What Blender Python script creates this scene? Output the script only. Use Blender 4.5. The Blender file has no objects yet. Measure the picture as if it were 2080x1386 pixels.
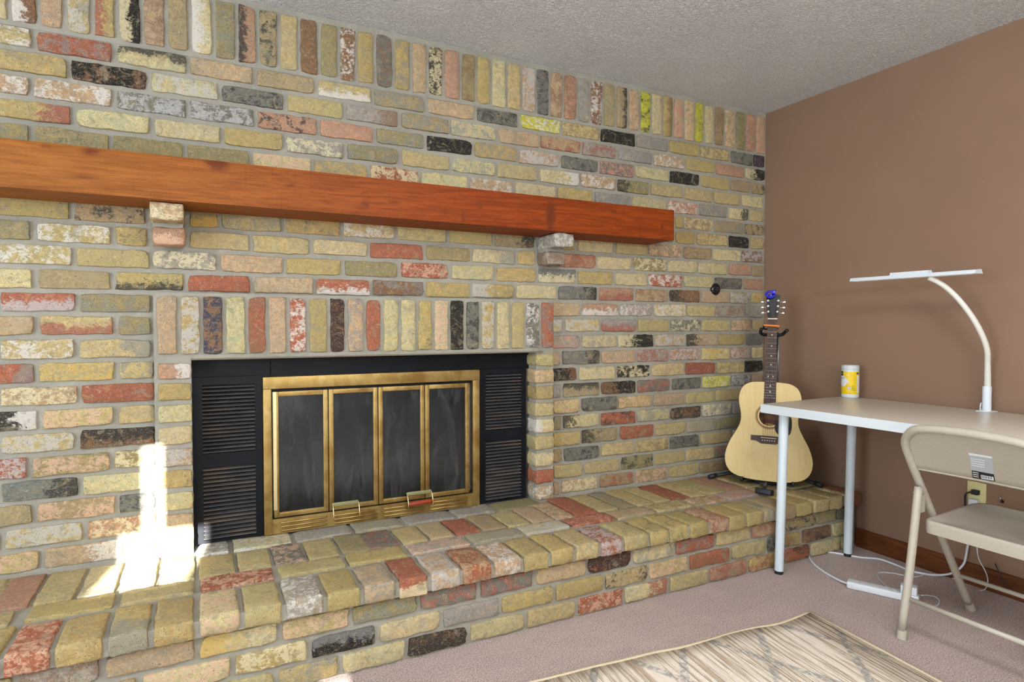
import bpy, math, random
from mathutils import Vector, Matrix, noise
R_ = random.Random(7)
S = bpy.context.scene
COL = S.collection
# ------------------------------------------------------------------ camera
F, VX, HY = 1253.34, 407.0, 660.07
PITCH = math.atan((HY-693)/F); YAW = math.atan((1040-VX)/F*math.cos(PITCH))
FW = Vector((math.sin(YAW)*math.cos(PITCH), math.cos(YAW)*math.cos(PITCH), math.sin(PITCH)))
RT = Vector((math.cos(YAW), -math.sin(YAW), 0)); UP = RT.cross(FW)
CAM = Vector((0, 0, 1.09))
cd = bpy.data.cameras.new('camera'); cam = bpy.data.objects.new('camera', cd); COL.objects.link(cam)
cam.matrix_world = Matrix(((RT.x, UP.x, -FW.x, CAM.x), (RT.y, UP.y, -FW.y, CAM.y), (RT.z, UP.z, -FW.z, CAM.z), (0, 0, 0, 1)))
cd.sensor_width = 36; cd.lens = 36*F/2080; cd.clip_start = .02
S.camera = cam
# ------------------------------------------------------------------ light
w = bpy.data.worlds.new('world'); S.world = w; w.use_nodes = True
wb = w.node_tree.nodes['Background']; wb.inputs[0].default_value = (.62, .74, 1, 1); wb.inputs[1].default_value = 1.2
def area(name, loc, target, sx, sy, power, color):
    l = bpy.data.lights.new(name, 'AREA'); l.shape = 'RECTANGLE'; l.size = sx; l.size_y = sy; l.energy = power; l.color = color
    o = bpy.data.objects.new(name, l); COL.objects.link(o); o.location = loc
    o.rotation_euler = (Vector(target)-Vector(loc)).to_track_quat('-Z', 'Y').to_euler(); o['kind'] = 'helper'
    return o
area('window_daylight', (-2.5, .35, 1.35), (3, .95, 1.1), 1.7, 1.5, 92, (.79, .91, 1))
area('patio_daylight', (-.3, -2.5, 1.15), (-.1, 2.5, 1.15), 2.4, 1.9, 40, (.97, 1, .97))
area('added_uplight', (.6, -1.3, 1.7), (.75, -1.0, 2.4), .5, .5, 80, (.91, .97, 1))  # unseen fill light, added to brighten the ceiling
area('added_downlight', (.9, .25, 2.25), (.9, .25, 0), .6, .6, 35, (1, .99, .96))  # added overhead fill that lifts the hearth top and floor
sl = bpy.data.lights.new('sun', 'SUN'); sl.energy = 60; sl.angle = math.radians(.35); sl.color = (1, .97, .92)
sun = bpy.data.objects.new('sun', sl); COL.objects.link(sun)
SUND = Vector((.20, 1, -.29)).normalized()
sun.rotation_euler = SUND.to_track_quat('-Z', 'Y').to_euler(); sun['kind'] = 'helper'
S.view_settings.view_transform = 'Standard'; S.view_settings.look = 'None'; S.view_settings.gamma = 1
S.view_settings.use_curve_mapping = False
S.view_settings.exposure = 0.0
S.cycles.use_denoising = True
S.cycles.max_bounces = 8
# ------------------------------------------------------------------ pixel -> world helpers
def un(px, py, ax, val):
    d = RT*((px-1040)/F) + UP*(-(py-693)/F) + FW
    return CAM + d*((val-CAM[ax])/d[ax])
def Xat(px, Y, Z):
    k = (px-1040)/F; a = RT-FW*k; b = Vector((0, Y, Z))-CAM
    return -(a.dot(b))/a.x
D = 2.500; XC = 2.884; ZC = 2.290; Z0 = 2.0523; DZ = .07724; HZ = .279
# ------------------------------------------------------------------ object helpers
def tag(o, label=None, cat=None, group=None, kind=None):
    if label: o['label'] = label
    if cat: o['category'] = cat
    if group: o['group'] = group
    if kind: o['kind'] = kind
    return o
def empty(name, loc, label, cat, group=None):
    o = bpy.data.objects.new(name, None); COL.objects.link(o); o.location = loc; o.empty_display_size = .05
    return tag(o, label, cat, group)
def obj(name, verts, faces, mat, parent=None, smooth=False, attrs=None, world=True):
    me = bpy.data.meshes.new(name)
    off = Vector((0, 0, 0))
    if parent is None or True:
        n = len(verts); off = Vector((sum(v[0] for v in verts)/n, sum(v[1] for v in verts)/n, sum(v[2] for v in verts)/n))
    me.from_pydata([(v[0]-off.x, v[1]-off.y, v[2]-off.z) for v in verts], [], faces)
    if attrs:
        for k, vals in attrs.items():
            a = me.color_attributes.new(k, 'FLOAT_COLOR', 'POINT'); flat = []
            for c in vals: flat.extend(c)
            a.data.foreach_set('color', flat)
    if smooth:
        me.polygons.foreach_set('use_smooth', [True]*len(me.polygons))
    me.validate()
    if mat: me.materials.append(mat)
    o = bpy.data.objects.new(name, me); COL.objects.link(o)
    o.location = off
    if parent:
        o.parent = parent; 
        pw = parent_world(parent); o.location = pw.inverted() @ off if parent.type == 'EMPTY' or True else off
        # keep world orientation when parent is rotated
        o.rotation_euler = pw.to_3x3().inverted().to_euler()
    return o
def parent_world(o):
    m = Matrix.LocRotScale(o.location, o.rotation_euler, o.scale)
    return parent_world(o.parent) @ m if o.parent else m
class MB:
    def __init__(s): s.v = []; s.f = []
    def add(s, vs, fs):
        n = len(s.v); s.v += [tuple(v) for v in vs]; s.f += [tuple(i+n for i in f) for f in fs]; return s
    def box(s, a, b, M=None):
        (x0, y0, z0), (x1, y1, z1) = a, b
        vs = [Vector((x, y, z)) for x in (x0, x1) for y in (y0, y1) for z in (z0, z1)]
        if M: vs = [M @ v for v in vs]
        return s.add(vs, [(0, 1, 3, 2), (4, 6, 7, 5), (0, 4, 5, 1), (2, 3, 7, 6), (0, 2, 6, 4), (1, 5, 7, 3)])
    def rbox(s, a, b, r, M=None, seg=2):
        c = [(a[i]+b[i])/2 for i in range(3)]; h = [abs(b[i]-a[i])/2 for i in range(3)]
        vs, fs = rounded(h[0]*2, h[1]*2, h[2]*2, min(r, min(h)*.98), [[-1, -1+1e-3], [1-1e-3, 1]], seg=seg)
        vs = [Vector(v)+Vector(c) for v in vs]
        if M: vs = [M @ v for v in vs]
        return s.add(vs, fs)
    def prism(s, pts, y0, y1, M=None, ax=1):
        # pts: list of 2D (x,z); extruded along axis ax
        def mk(p, t):
            v = [p[0], p[1]]; v.insert(ax, t); return Vector(v)
        n = len(pts); vs = [mk(p, y0) for p in pts]+[mk(p, y1) for p in pts]
        if M: vs = [M @ v for v in vs]
        fs = [tuple(range(n)), tuple(range(2*n-1, n-1, -1))]+[(i, i+n, (i+1) % n+n, (i+1) % n) for i in range(n)]
        return s.add(vs, fs)
    def tube(s, pts, r, n=10, M=None, sub=0, cap=True):
        P = [Vector(p) for p in pts]
        rs = r if isinstance(r, (list, tuple)) else None
        if sub:
            Q = []; m = len(P); RR = []
            for i in range(m-1):
                p0 = P[max(i-1, 0)]; p1 = P[i]; p2 = P[i+1]; p3 = P[min(i+2, m-1)]
                for k in range(sub):
                    t = k/sub
                    Q.append(.5*((2*p1)+(p2-p0)*t+(2*p0-5*p1+4*p2-p3)*t*t+(3*p1-p0-3*p2+p3)*t**3))
                    if rs: RR.append(rs[i]*(1-t)+rs[i+1]*t)
            Q.append(P[-1]); 
            if rs: RR.append(rs[-1]); rs = RR
            P = Q
        vs = []; m = len(P); prev = None
        for i, p in enumerate(P):
            t = (P[min(i+1, m-1)]-P[max(i-1, 0)]).normalized()
            if prev is None:
                a = Vector((0, 0, 1)) if abs(t.z) < .9 else Vector((1, 0, 0)); u = t.cross(a).normalized()
            else:
                u = (prev-t*prev.dot(t)).normalized()
            prev = u; v_ = t.cross(u); rr = rs[i] if rs else r
            for k in range(n):
                an = 2*math.pi*k/n; vs.append(p+(u*math.cos(an)+v_*math.sin(an))*rr)
        if M: vs = [M @ v for v in vs]
        fs = [(i*n+k, i*n+(k+1) % n, (i+1)*n+(k+1) % n, (i+1)*n+k) for i in range(m-1) for k in range(n)]
        if cap: fs += [tuple(range(n-1, -1, -1)), tuple(range((m-1)*n, m*n))]
        return s.add(vs, fs)
    def lathe(s, prof, n=32, M=None):
        vs = []; m = len(prof)
        for (r, z) in prof:
            for k in range(n):
                a = 2*math.pi*k/n; vs.append(Vector((r*math.cos(a), r*math.sin(a), z)))
        if M: vs = [M @ v for v in vs]
        fs = [(i*n+k, i*n+(k+1) % n, (i+1)*n+(k+1) % n, (i+1)*n+k) for i in range(m-1) for k in range(n)]
        if prof[0][0] > 1e-6: fs.append(tuple(range(n-1, -1, -1)))
        if prof[-1][0] > 1e-6: fs.append(tuple(range((m-1)*n, m*n)))
        return s.add(vs, fs)
    def build(s, name, mat, parent=None, smooth=False, auto=False):
        o = obj(name, s.v, s.f, mat, parent, smooth)
        if auto:
            me = o.data; me.polygons.foreach_set('use_smooth', [True]*len(me.polygons)); me.set_sharp_from_angle(angle=math.radians(35))
        return o
def rounded(wx, wy, wz, r, grid, seg=1, skip=()):
    """surface of a box with rounded arrises; grid = interior divisions per axis"""
    def axis(wd, g):
        h = wd/2; rr = min(r, h*.95)
        e = [-h+rr*t for t in ([0, .35] if seg == 1 else [0, .12, .45])]+[-h+rr]
        mid = [(-h+rr)+(wd-2*rr)*t for t in g]
        e2 = [-q for q in reversed(e)]
        return e+mid+e2
    g3 = grid if len(grid) == 3 else ([], [], [])
    ax = [axis(wx, g3[0]), axis(wy, g3[1]), axis(wz, g3[2])]
    H = (wx/2, wy/2, wz/2); vs = []; idx = {}; fs = []
    def V(i, j, k):
        key = (i, j, k)
        if key in idx: return idx[key]
        p = Vector((ax[0][i], ax[1][j], ax[2][k]))
        q = Vector([max(-(H[a]-min(r, H[a]*.95)), min(H[a]-min(r, H[a]*.95), p[a])) for a in range(3)])
        d = p-q
        if d.length > 1e-9: p = q+d.normalized()*r if d.length > 0 else p
        idx[key] = len(vs); vs.append(p); return idx[key]
    n = [len(a) for a in ax]
    for a in range(3):
        b, c = [(1, 2), (2, 0), (0, 1)][a]
        for side in (0, n[a]-1):
            if (a, 0 if side == 0 else 1) in skip: continue
            for i in range(n[b]-1):
                for j in range(n[c]-1):
                    q = []
                    for (di, dj) in ((0, 0), (1, 0), (1, 1), (0, 1)):
                        t = [0, 0, 0]; t[a] = side; t[b] = i+di; t[c] = j+dj; q.append(V(*t))
                    fs.append(tuple(q) if side else tuple(reversed(q)))
    return vs, fs
# ------------------------------------------------------------------ materials
def lin(c):
    return tuple(((x/255)/12.92 if x/255 <= .04045 else ((x/255+.055)/1.055)**2.4) for x in c)
def c4(c): return (*lin(c), 1)
class NT:
    def __init__(s, name):
        s.m = bpy.data.materials.new(name); s.m.use_nodes = True; s.nt = s.m.node_tree
        s.b = s.nt.nodes['Principled BSDF']; s.out = s.nt.nodes['Material Output']
    def n(s, t, **k):
        nd = s.nt.nodes.new(t)
        for a, b in k.items():
            if a == 'ins':
                for i, v in b.items(): s.set(nd.inputs[i], v)
            else: setattr(nd, a, b)
        return nd
    def set(s, sock, v):
        if isinstance(v, bpy.types.NodeSocket): s.nt.links.new(v, sock)
        else: sock.default_value = v
    def noise(s, scale, detail=3, rough=.5, vec=None, dist=0):
        nd = s.n('ShaderNodeTexNoise', ins={'Scale': scale, 'Detail': detail, 'Roughness': rough, 'Distortion': dist})
        if vec is not None: s.set(nd.inputs['Vector'], vec)
        return nd.outputs[0]
    def pos(s): return s.n('ShaderNodeNewGeometry').outputs['Position']
    def objc(s): return s.n('ShaderNodeTexCoord').outputs['Object']
    def mapping(s, vec, scale=(1, 1, 1), rot=(0, 0, 0), loc=(0, 0, 0)):
        return s.n('ShaderNodeMapping', ins={'Vector': vec, 'Scale': scale, 'Rotation': rot, 'Location': loc}).outputs[0]
    def ramp(s, fac, stops):
        nd = s.n('ShaderNodeValToRGB'); s.set(nd.inputs[0], fac); el = nd.color_ramp.elements
        while len(el) < len(stops): el.new(.5)
        for e, (p, c) in zip(el, stops): e.position = p; e.color = c if len(c) == 4 else (*c, 1)
        return nd.outputs[0]
    def math(s, op, a, b=None, c=None, clamp=False):
        nd = s.n('ShaderNodeMath', operation=op, use_clamp=clamp); s.set(nd.inputs[0], a)
        if b is not None: s.set(nd.inputs[1], b)
        if c is not None: s.set(nd.inputs[2], c)
        return nd.outputs[0]
    def mix(s, fac, a, b, mode='MIX'):
        nd = s.n('ShaderNodeMix', data_type='RGBA', blend_type=mode); s.set(nd.inputs[0], fac); s.set(nd.inputs[6], a); s.set(nd.inputs[7], b)
        return nd.outputs[2]
    def smooth(s, v, lo, hi, a=0., b=1.):
        nd = s.n('ShaderNodeMapRange', interpolation_type='SMOOTHSTEP', ins={'Value': v, 'From Min': lo, 'From Max': hi, 'To Min': a, 'To Max': b})
        return nd.outputs[0]
    def bump(s, h, strength=.5, dist=.002, normal=None):
        nd = s.n('ShaderNodeBump', ins={'Height': h, 'Strength': strength, 'Distance': dist})
        if normal is not None: s.set(nd.inputs['Normal'], normal)
        s.set(s.b.inputs['Normal'], nd.outputs[0]); return nd.outputs[0]
    def p(s, **k):
        names = {'color': 'Base Color', 'rough': 'Roughness', 'metal': 'Metallic', 'spec': 'Specular IOR Level', 'alpha': 'Alpha', 'coat': 'Coat Weight', 'trans': 'Transmission Weight', 'ior': 'IOR'}
        for a, b in k.items(): s.set(s.b.inputs[names[a]], b)
        return s.m
def simple(name, rgb, rough=.5, metal=0., spec=.5, var=.06, scale=30, coat=0., bump=0.):
    t = NT(name); c = c4(rgb)
    n_ = t.noise(scale, 4)
    col = t.mix(t.smooth(n_, .3, .7), tuple(x*(1-var) for x in c[:3])+(1,), tuple(min(1, x*(1+var)) for x in c[:3])+(1,))
    if bump: t.bump(t.noise(scale*8, 3), bump, .0006)
    return t.p(color=col, rough=rough, metal=metal, spec=spec, coat=coat)
def brick_mat():
    t = NT('old_brick'); P = t.pos()
    base = t.n('ShaderNodeAttribute', attribute_name='Base').outputs['Color']
    modn = t.n('ShaderNodeAttribute', attribute_name='Mod'); mod = modn.outputs['Color']; amt = modn.outputs['Alpha']
    big = t.noise(26, 3, .55, P, .8); mid = t.noise(75, 4, .6, P, .6); fine = t.noise(420, 3, .6, P)
    streak = t.noise(38, 3, .6, t.mapping(P, (1, 1, 1.8)), 2.2)
    v = t.smooth(mid, .27, .73, .76, 1.16)
    tint = t.mix(t.smooth(big, .36, .64), (1.03, .97, .88, 1), (.93, .97, 1.02, 1))
    c = t.mix(1., base, tint, 'MULTIPLY')
    vv = t.n('ShaderNodeCombineXYZ', ins={0: v, 1: v, 2: v}).outputs[0]
    c = t.mix(1., c, vv, 'MULTIPLY')
    # patches of paint, whitewash or soot with ragged borders
    m = t.math('ADD', t.math('MULTIPLY', big, .58), t.math('MULTIPLY', streak, .42))
    m = t.math('ADD', m, t.math('MULTIPLY', t.math('SUBTRACT', mid, .5), .35))
    th = t.math('ADD', m, t.math('MULTIPLY', t.math('SUBTRACT', amt, .5), .55))
    mask = t.math('MULTIPLY', t.smooth(th, .44, .56, 0, .9), t.math('GREATER_THAN', amt, .02))
    c = t.mix(mask, c, mod)
    # blotches of weathering, warm and cool
    bl = t.noise(17, 4, .6, t.mapping(P, (1, 1, 1), (0, 0, 0), (3.1, 7.7, 1.3)), 1.4)
    c = t.mix(t.smooth(bl, .56, .68, 0, .58), c, c4((138, 130, 108)))
    c = t.mix(t.smooth(bl, .30, .42, .25, 0), c, c4((200, 170, 118)))
    c = t.mix(t.smooth(t.noise(50, 4, .65, t.mapping(P, (1, 1, 1.3), (0, 0, 0), (9., 2., 5.)), 1.), .60, .70, 0, .5), c, c4((98, 92, 80)))
    # lime film and pale mortar smears
    lime = t.smooth(t.math('ADD', t.math('MULTIPLY', streak, .6), t.math('MULTIPLY', mid, .4)), .57, .67, 0, .34)
    c = t.mix(lime, c, c4((205, 196, 172)))
    # pits and sand specks
    vo = t.n('ShaderNodeTexVoronoi', ins={'Vector': P, 'Scale': 150.}).outputs['Distance']
    pits = t.math('MULTIPLY', t.smooth(vo, .15, .23, 1, 0), t.smooth(mid, .49, .55))
    c = t.mix(t.math('MULTIPLY', pits, .75), c, c4((70, 62, 50)))
    c = t.mix(t.smooth(fine, .54, .72, 0, .45), c, c4((104, 94, 74)))
    c = t.mix(t.smooth(fine, .30, .46, .30, 0), c, c4((226, 214, 182)))
    v2 = t.n('ShaderNodeTexVoronoi', ins={'Vector': t.mapping(P, (1, 1, 1), (0, 0, 0), (4.1, 2.2, 8.3)), 'Scale': 62.}).outputs['Distance']
    sp2 = t.math('MULTIPLY', t.smooth(v2, .07, .12, 1, 0), t.smooth(big, .46, .50))
    c = t.mix(t.math('MULTIPLY', sp2, .85), c, c4((52, 46, 38)))
    h = t.math('ADD', t.math('MULTIPLY', mid, 1.), t.math('MULTIPLY', fine, .45))
    h = t.math('SUBTRACT', h, t.math('MULTIPLY', pits, .6))
    t.bump(h, .75, .004)
    return t.p(color=c, rough=t.smooth(mask, 0, 1, .88, .72), spec=.25)
def mortar_mat():
    t = NT('grey_mortar'); P = t.pos()
    big = t.noise(7, 4, .6, P); fine = t.noise(260, 3, .7, P); mid = t.noise(40, 4, .6, P)
    c = t.mix(t.smooth(big, .3, .7), c4((149, 145, 134)), c4((163, 159, 147)))
    c = t.mix(t.smooth(fine, .55, .8, 0, .5), c, c4((116, 113, 104)))
    c = t.mix(t.smooth(mid, .6, .7, 0, .35), c, c4((180, 174, 160)))
    t.bump(t.math('ADD', t.math('MULTIPLY', mid, 1.3), t.math('MULTIPLY', fine, .5)), .8, .004)
    return t.p(color=c, rough=.95, spec=.15)
M_BRICK = brick_mat(); M_MORTAR = mortar_mat()
def ceil_mat():
    t = NT('popcorn_ceiling'); P = t.pos()
    a = t.noise(95, 3, .55, t.mapping(P, (1, 1, 1)), .8); b = t.noise(240, 2, .5, P)
    h = t.math('ADD', t.smooth(a, .42, .62), t.math('MULTIPLY', b, .4))
    c = t.mix(t.smooth(t.noise(3, 3, .5, P), .3, .7), c4((224, 225, 226)), c4((230, 231, 232)))
    c = t.mix(t.smooth(a, .35, .5, .25, 0), c, c4((188, 185, 180)))
    t.bump(h, .9, .006)
    return t.p(color=c, rough=.95, spec=.1)
def paint_mat(name, rgb):
    t = NT(name); P = t.pos()
    c0 = c4(rgb)
    c = t.mix(t.smooth(t.noise(2.2, 3, .5, P), .3, .7), tuple(x*.95 for x in c0[:3])+(1,), tuple(x*1.05 for x in c0[:3])+(1,))
    c = t.mix(t.smooth(t.noise(70, 2, .5, P), .70, .76, 0, .25), c, tuple(min(1, x*1.5) for x in c0[:3])+(1,))
    t.bump(t.noise(150, 3, .5, P), .35, .0015)
    return t.p(color=c, rough=.62, spec=.35)
def carpet_mat():
    t = NT('pinkish_carpet'); P = t.pos()
    big = t.noise(2.6, 4, .6, P, .6); mid = t.noise(9, 4, .65, t.mapping(P, (1, 2.2, 1), (0, 0, .5)), 1.0); fine = t.noise(210, 3, .75, P)
    c = t.mix(t.smooth(big, .35, .65), c4((184, 156, 146)), c4((204, 174, 162)))
    c = t.mix(t.smooth(mid, .42, .62, 0, .55), c, c4((172, 148, 140)))
    c = t.mix(t.smooth(fine, .38, .62), t.mix(.62, c, c4((92, 70, 64))), t.mix(.45, c, c4((236, 214, 204))))
    c = t.mix(t.smooth(t.noise(14, 4, .7, P), .68, .76, 0, .35), c, c4((112, 88, 78)))
    t.bump(t.math('ADD', fine, t.math('MULTIPLY', mid, .8)), .9, .006)
    t.p(color=c, rough=1., spec=.05); t.b.inputs['Sheen Weight'].default_value = .3; t.b.inputs['Sheen Roughness'].default_value = .6
    return t.m
def wood_mat(name, dark, light, scale=1., rough=.45, ax='x', knot=False, coat=.0, dist=2.):
    t = NT(name); P = t.objc()
    st = {'x': (1.1, 14, 14), 'z': (14, 14, 1.1), 'y': (14, 1.1, 14)}[ax]
    st = tuple(q*scale for q in st)
    g = t.noise(2.2, 5, .62, t.mapping(P, st), dist); g2 = t.noise(11, 4, .6, t.mapping(P, st), .6)
    big = t.noise(2.2, 3, .5, P)
    f_ = t.math('ADD', t.math('MULTIPLY', g, .65), t.math('MULTIPLY', g2, .35))
    c = t.mix(t.smooth(f_, .33, .67), c4(dark), c4(light))
    c = t.mix(t.smooth(big, .35, .7, 0, .28), c, c4(tuple(x*.86 for x in light)))
    if knot:
        sx = t.n('ShaderNodeSeparateXYZ'); t.set(sx.inputs[0], t.pos())
        left_tone = t.mix(t.smooth(f_, .33, .67), c4((130, 76, 26)), c4((164, 104, 44)))
        c = t.mix(t.smooth(sx.outputs[0], -.6, 1.1, .9, 0), c, left_tone)  # tanner tone blended in towards the left end
        saw = t.noise(1., 3, .6, t.mapping(P, (130, 4, 4)), .2); c = t.mix(t.smooth(saw, .55, .75, 0, .25), c, c4((96, 40, 12)))
    if knot:
        ka = t.n('ShaderNodeAttribute', attribute_name='Knot').outputs['Fac']
        c = t.mix(t.smooth(t.math('ADD', ka, t.math('MULTIPLY', t.math('SUBTRACT', g2, .5), .8)), .22, .85, 0, .92), c, c4((96, 42, 16)))
    t.bump(t.math('ADD', f_, t.math('MULTIPLY', t.noise(60, 2, .5, t.mapping(P, st)), .5)), .35, .0015)
    return t.p(color=c, rough=rough, spec=.22 if knot else .4, coat=coat)
def brass_mat():
    t = NT('aged_brass'); P = t.pos()
    a = t.noise(16, 4, .6, P, .5); b = t.noise(160, 3, .7, P); s_ = t.noise(20, 3, .6, t.mapping(P, (8, 8, .6)))
    c = t.mix(t.smooth(a, .3, .7), c4((150, 120, 66)), c4((180, 154, 98)))
    c = t.mix(t.smooth(b, .62, .72, 0, .7), c, c4((66, 44, 22)))
    c = t.mix(t.smooth(s_, .55, .75, 0, .35), c, c4((134, 98, 46)))
    t.bump(b, .2, .0008)
    return t.p(color=c, rough=t.smooth(a, .3, .7, .34, .5), metal=.8)
def black_mat():
    t = NT('black_painted_steel'); P = t.pos()
    a = t.noise(12, 4, .6, P); b = t.noise(300, 2, .5, P)
    c = t.mix(t.smooth(a, .3, .75), c4((9, 12, 18)), c4((16, 20, 28)))
    c = t.mix(t.smooth(b, .72, .78, 0, .4), c, c4((120, 122, 124)))
    return t.p(color=c, rough=t.smooth(a, .3, .7, .40, .55), spec=.2)
def slat_mat():
    t = NT('dusty_louver_steel'); P = t.pos()
    a = t.noise(14, 4, .6, t.mapping(P, (.35, 1, 3)), .3)
    c = t.mix(t.smooth(a, .42, .68), c4((66, 66, 68)), c4((98, 88, 80)))
    return t.p(color=c, rough=.5, spec=.4)
def glass_mat():
    t = NT('smoky_door_glass'); P = t.pos()
    tr = t.n('ShaderNodeBsdfTransparent', ins={0: (.55, .57, .6, 1)})
    gl = t.n('ShaderNodeBsdfGlossy', ins={0: (.9, .95, 1, 1), 'Roughness': .16})
    soot = t.n('ShaderNodeBsdfDiffuse', ins={0: c4((96, 99, 101))})
    fr = t.n('ShaderNodeFresnel', ins={0: 1.5})
    m1 = t.n('ShaderNodeMixShader'); t.set(m1.inputs[0], fr.outputs[0]); t.set(m1.inputs[1], tr.outputs[0]); t.set(m1.inputs[2], gl.outputs[0])
    s_ = t.smooth(t.noise(7, 5, .6, t.mapping(P, (3, 1, .8)), 1.2), .42, .74, .02, .34)
    m2 = t.n('ShaderNodeMixShader'); t.set(m2.inputs[0], s_); t.set(m2.inputs[1], m1.outputs[0]); t.set(m2.inputs[2], soot.outputs[0])
    t.set(t.out.inputs[0], m2.outputs[0]); return t.m
def mesh_mat():
    t = NT('woven_wire_mesh'); P = t.pos()
    s_ = t.n('ShaderNodeSeparateXYZ'); t.set(s_.inputs[0], P)
    u = t.math('MULTIPLY', t.math('ADD', s_.outputs[0], s_.outputs[2]), 300.); v = t.math('MULTIPLY', t.math('SUBTRACT', s_.outputs[0], s_.outputs[2]), 300.)
    wv = t.math('MAXIMUM', t.math('PINGPONG', u, 1.), t.math('PINGPONG', v, 1.))
    c = t.mix(t.smooth(wv, .55, .9), c4((10, 10, 11)), c4((160, 160, 160)))
    return t.p(color=c, rough=.6, metal=.0)
M_CEIL = ceil_mat(); M_BROWN = paint_mat('brown_wall_paint', (137, 109, 89)); M_WHITEWALL = paint_mat('off_white_wall_paint', (214, 208, 196))
M_CARPET = carpet_mat(); M_BRASS = brass_mat(); M_BLACK = black_mat(); M_SLAT = slat_mat(); M_GLASS = glass_mat(); M_MESH = mesh_mat()
M_MANTEL = wood_mat('orange_stained_beam', (108, 40, 8), (150, 66, 14), rough=.6, knot=True)
M_BASEB = wood_mat('dark_oak_baseboard', (70, 36, 14), (112, 62, 28), ax='y', rough=.4)
M_FIREBOX = simple('sooty_firebox', (52, 50, 48), .9)
M_STEEL = simple('rusty_lintel', (120, 108, 92), .85)
# ------------------------------------------------------------------ brick maker
PAL = dict(k=(62, 58, 54), Y=(186, 165, 111), y=(191, 174, 127), c=(205, 192, 150), o=(156, 144, 104), t=(168, 150, 116), g=(118, 118, 112),
           l=(166, 160, 151), p=(191, 165, 134), P=(186, 144, 120), r=(168, 100, 76), b=(132, 100, 76), K=(26, 26, 28), N=(186, 184, 62), V=(62, 46, 66))
def desat(c, k):
    g = .3*c[0]+.59*c[1]+.11*c[2]; return tuple(x*(1-k)+g*k for x in c)
PAL2 = dict(k=(42, 40, 40), K=(30, 29, 31), w=(208, 200, 190), g=(122, 122, 120), o=(160, 140, 84), Y=(204, 160, 58), y=(206, 182, 108), r=(160, 86, 66),
            l=(182, 178, 176), p=(214, 166, 134), P=(200, 130, 108), c=(220, 204, 156), b=(128, 88, 56), t=(176, 150, 112), n=(96, 84, 56), i=(34, 48, 76))
PAL = {a: (tuple(q*.945 for q in b) if a not in 'NVK' else b) for a, b in PAL.items()}; PAL2 = {a: desat(b, .15) for a, b in PAL2.items()}
AMT = dict(k=.42, K=.68, w=.46, g=.46, o=.5, Y=.5, y=.5, r=.48, l=.52, p=.5, P=.5, c=.5, b=.48, t=.5, n=.34, i=.5)
SOFT = dict(o=.55, g=.75, Y=.8, y=.7, l=.8, p=.8, t=.7, P=.8, c=.8, b=.8, n=.9)
def brick_data(w_, d_, h_, code, rnd, dens=(7, 1, 2), r=.005, skip=((1, 1),), rough=1., longax=0):
    if code in ('?', '??'):
        code = rnd.choice(['y-', 'c-', 'Yo', 'o-', 'p-', 't-', 'yo', 'lg', 'gk', 'y-', 'r-', 'Y-', 'yp', 'ty', 'cg', 'pr'])
    gx = [(i+1)/(dens[0]+1) for i in range(dens[0])]; gy = [(i+1)/(dens[1]+1) for i in range(dens[1])]; gz = [(i+1)/(dens[2]+1) for i in range(dens[2])]
    vs, fs = rounded(w_, d_, h_, r, (gx, gy, gz), 1, skip)
    sd = Vector((rnd.uniform(-50, 50), rnd.uniform(-50, 50), rnd.uniform(-50, 50)))
    out = []
    cc = [rnd.random()**2*.0055*rough for _ in range(4)]; oth = 2 if longax != 2 else 0
    Lh = (w_, d_, h_)[longax]/2; Oh = (w_, d_, h_)[oth]/2; skew = [rnd.uniform(-.0016, .0016) for _ in range(4)]
    for v in vs:
        v = v.copy(); u_ = v[longax]/Lh; o_ = v[oth]/Oh; ci = (1 if u_ > 0 else 0)+(2 if o_ > 0 else 0)
        pull = cc[ci]*max(0, min(1, (abs(u_)-.78)/.22))*max(0, min(1, (abs(o_)-.25)/.75))
        v[longax] -= math.copysign(pull, u_); v[oth] -= math.copysign(pull*.8, o_); v[oth] += skew[ci]*abs(u_)
        n1 = noise.noise_vector(v*28+sd); n2 = noise.noise_vector(v*95+sd)
        q = v+n1*.0032*rough+n2*.0028*rough
        # chipped corners
        cx = abs(v[longax])/((w_, d_, h_)[longax]/2)
        if cx > .9: q += Vector([-(1 if v[longax] > 0 else -1)*abs(n2.x)*.005*rough if a == longax else 0 for a in range(3)])
        out.append(q)
    base = list(lin(PAL[code[0]])); j = rnd.uniform(.9, 1.08); base = [x*j*rnd.uniform(.97, 1.03) for x in base]
    m = code[1] if len(code) > 1 else '-'; pl = code[2] if len(code) > 2 else ''
    if m in PAL2: mc = list(lin(PAL2[m])); amt = AMT[m]
    else: mc = [x*.8 for x in base]; amt = .33
    if m in SOFT: k = SOFT[m]; mc = [a*k+b*(1-k) for a, b in zip(mc, base)]
    if code[0] == 'K' and m == '-': mc = list(lin((200, 180, 140))); amt = .16
    H = (w_/2, d_/2, h_/2); A = []; B = []
    for v in vs:
        a = amt; u = v[longax]/H[longax]; t_ = v[2]/H[2] if longax != 2 else v[0]/H[0]
        if pl == 'L': a = amt+.45*(-u)-.1
        if pl == 'R': a = amt+.45*u-.1
        if pl == 'T': a = amt+.4*t_
        if pl == 'B': a = amt-.4*t_
        A.append((*base, 1)); B.append((*mc, max(.03, min(.98, a))))
    return out, fs, A, B
BR_N = [0]
def place(name, data, loc, parent):
    vs, fs, A, B = data; L = Vector(loc)
    BR_N[0] += 1
    return obj(name, [v+L for v in vs], fs, M_BRICK, parent, True, {'Base': A, 'Mod': B})
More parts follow.
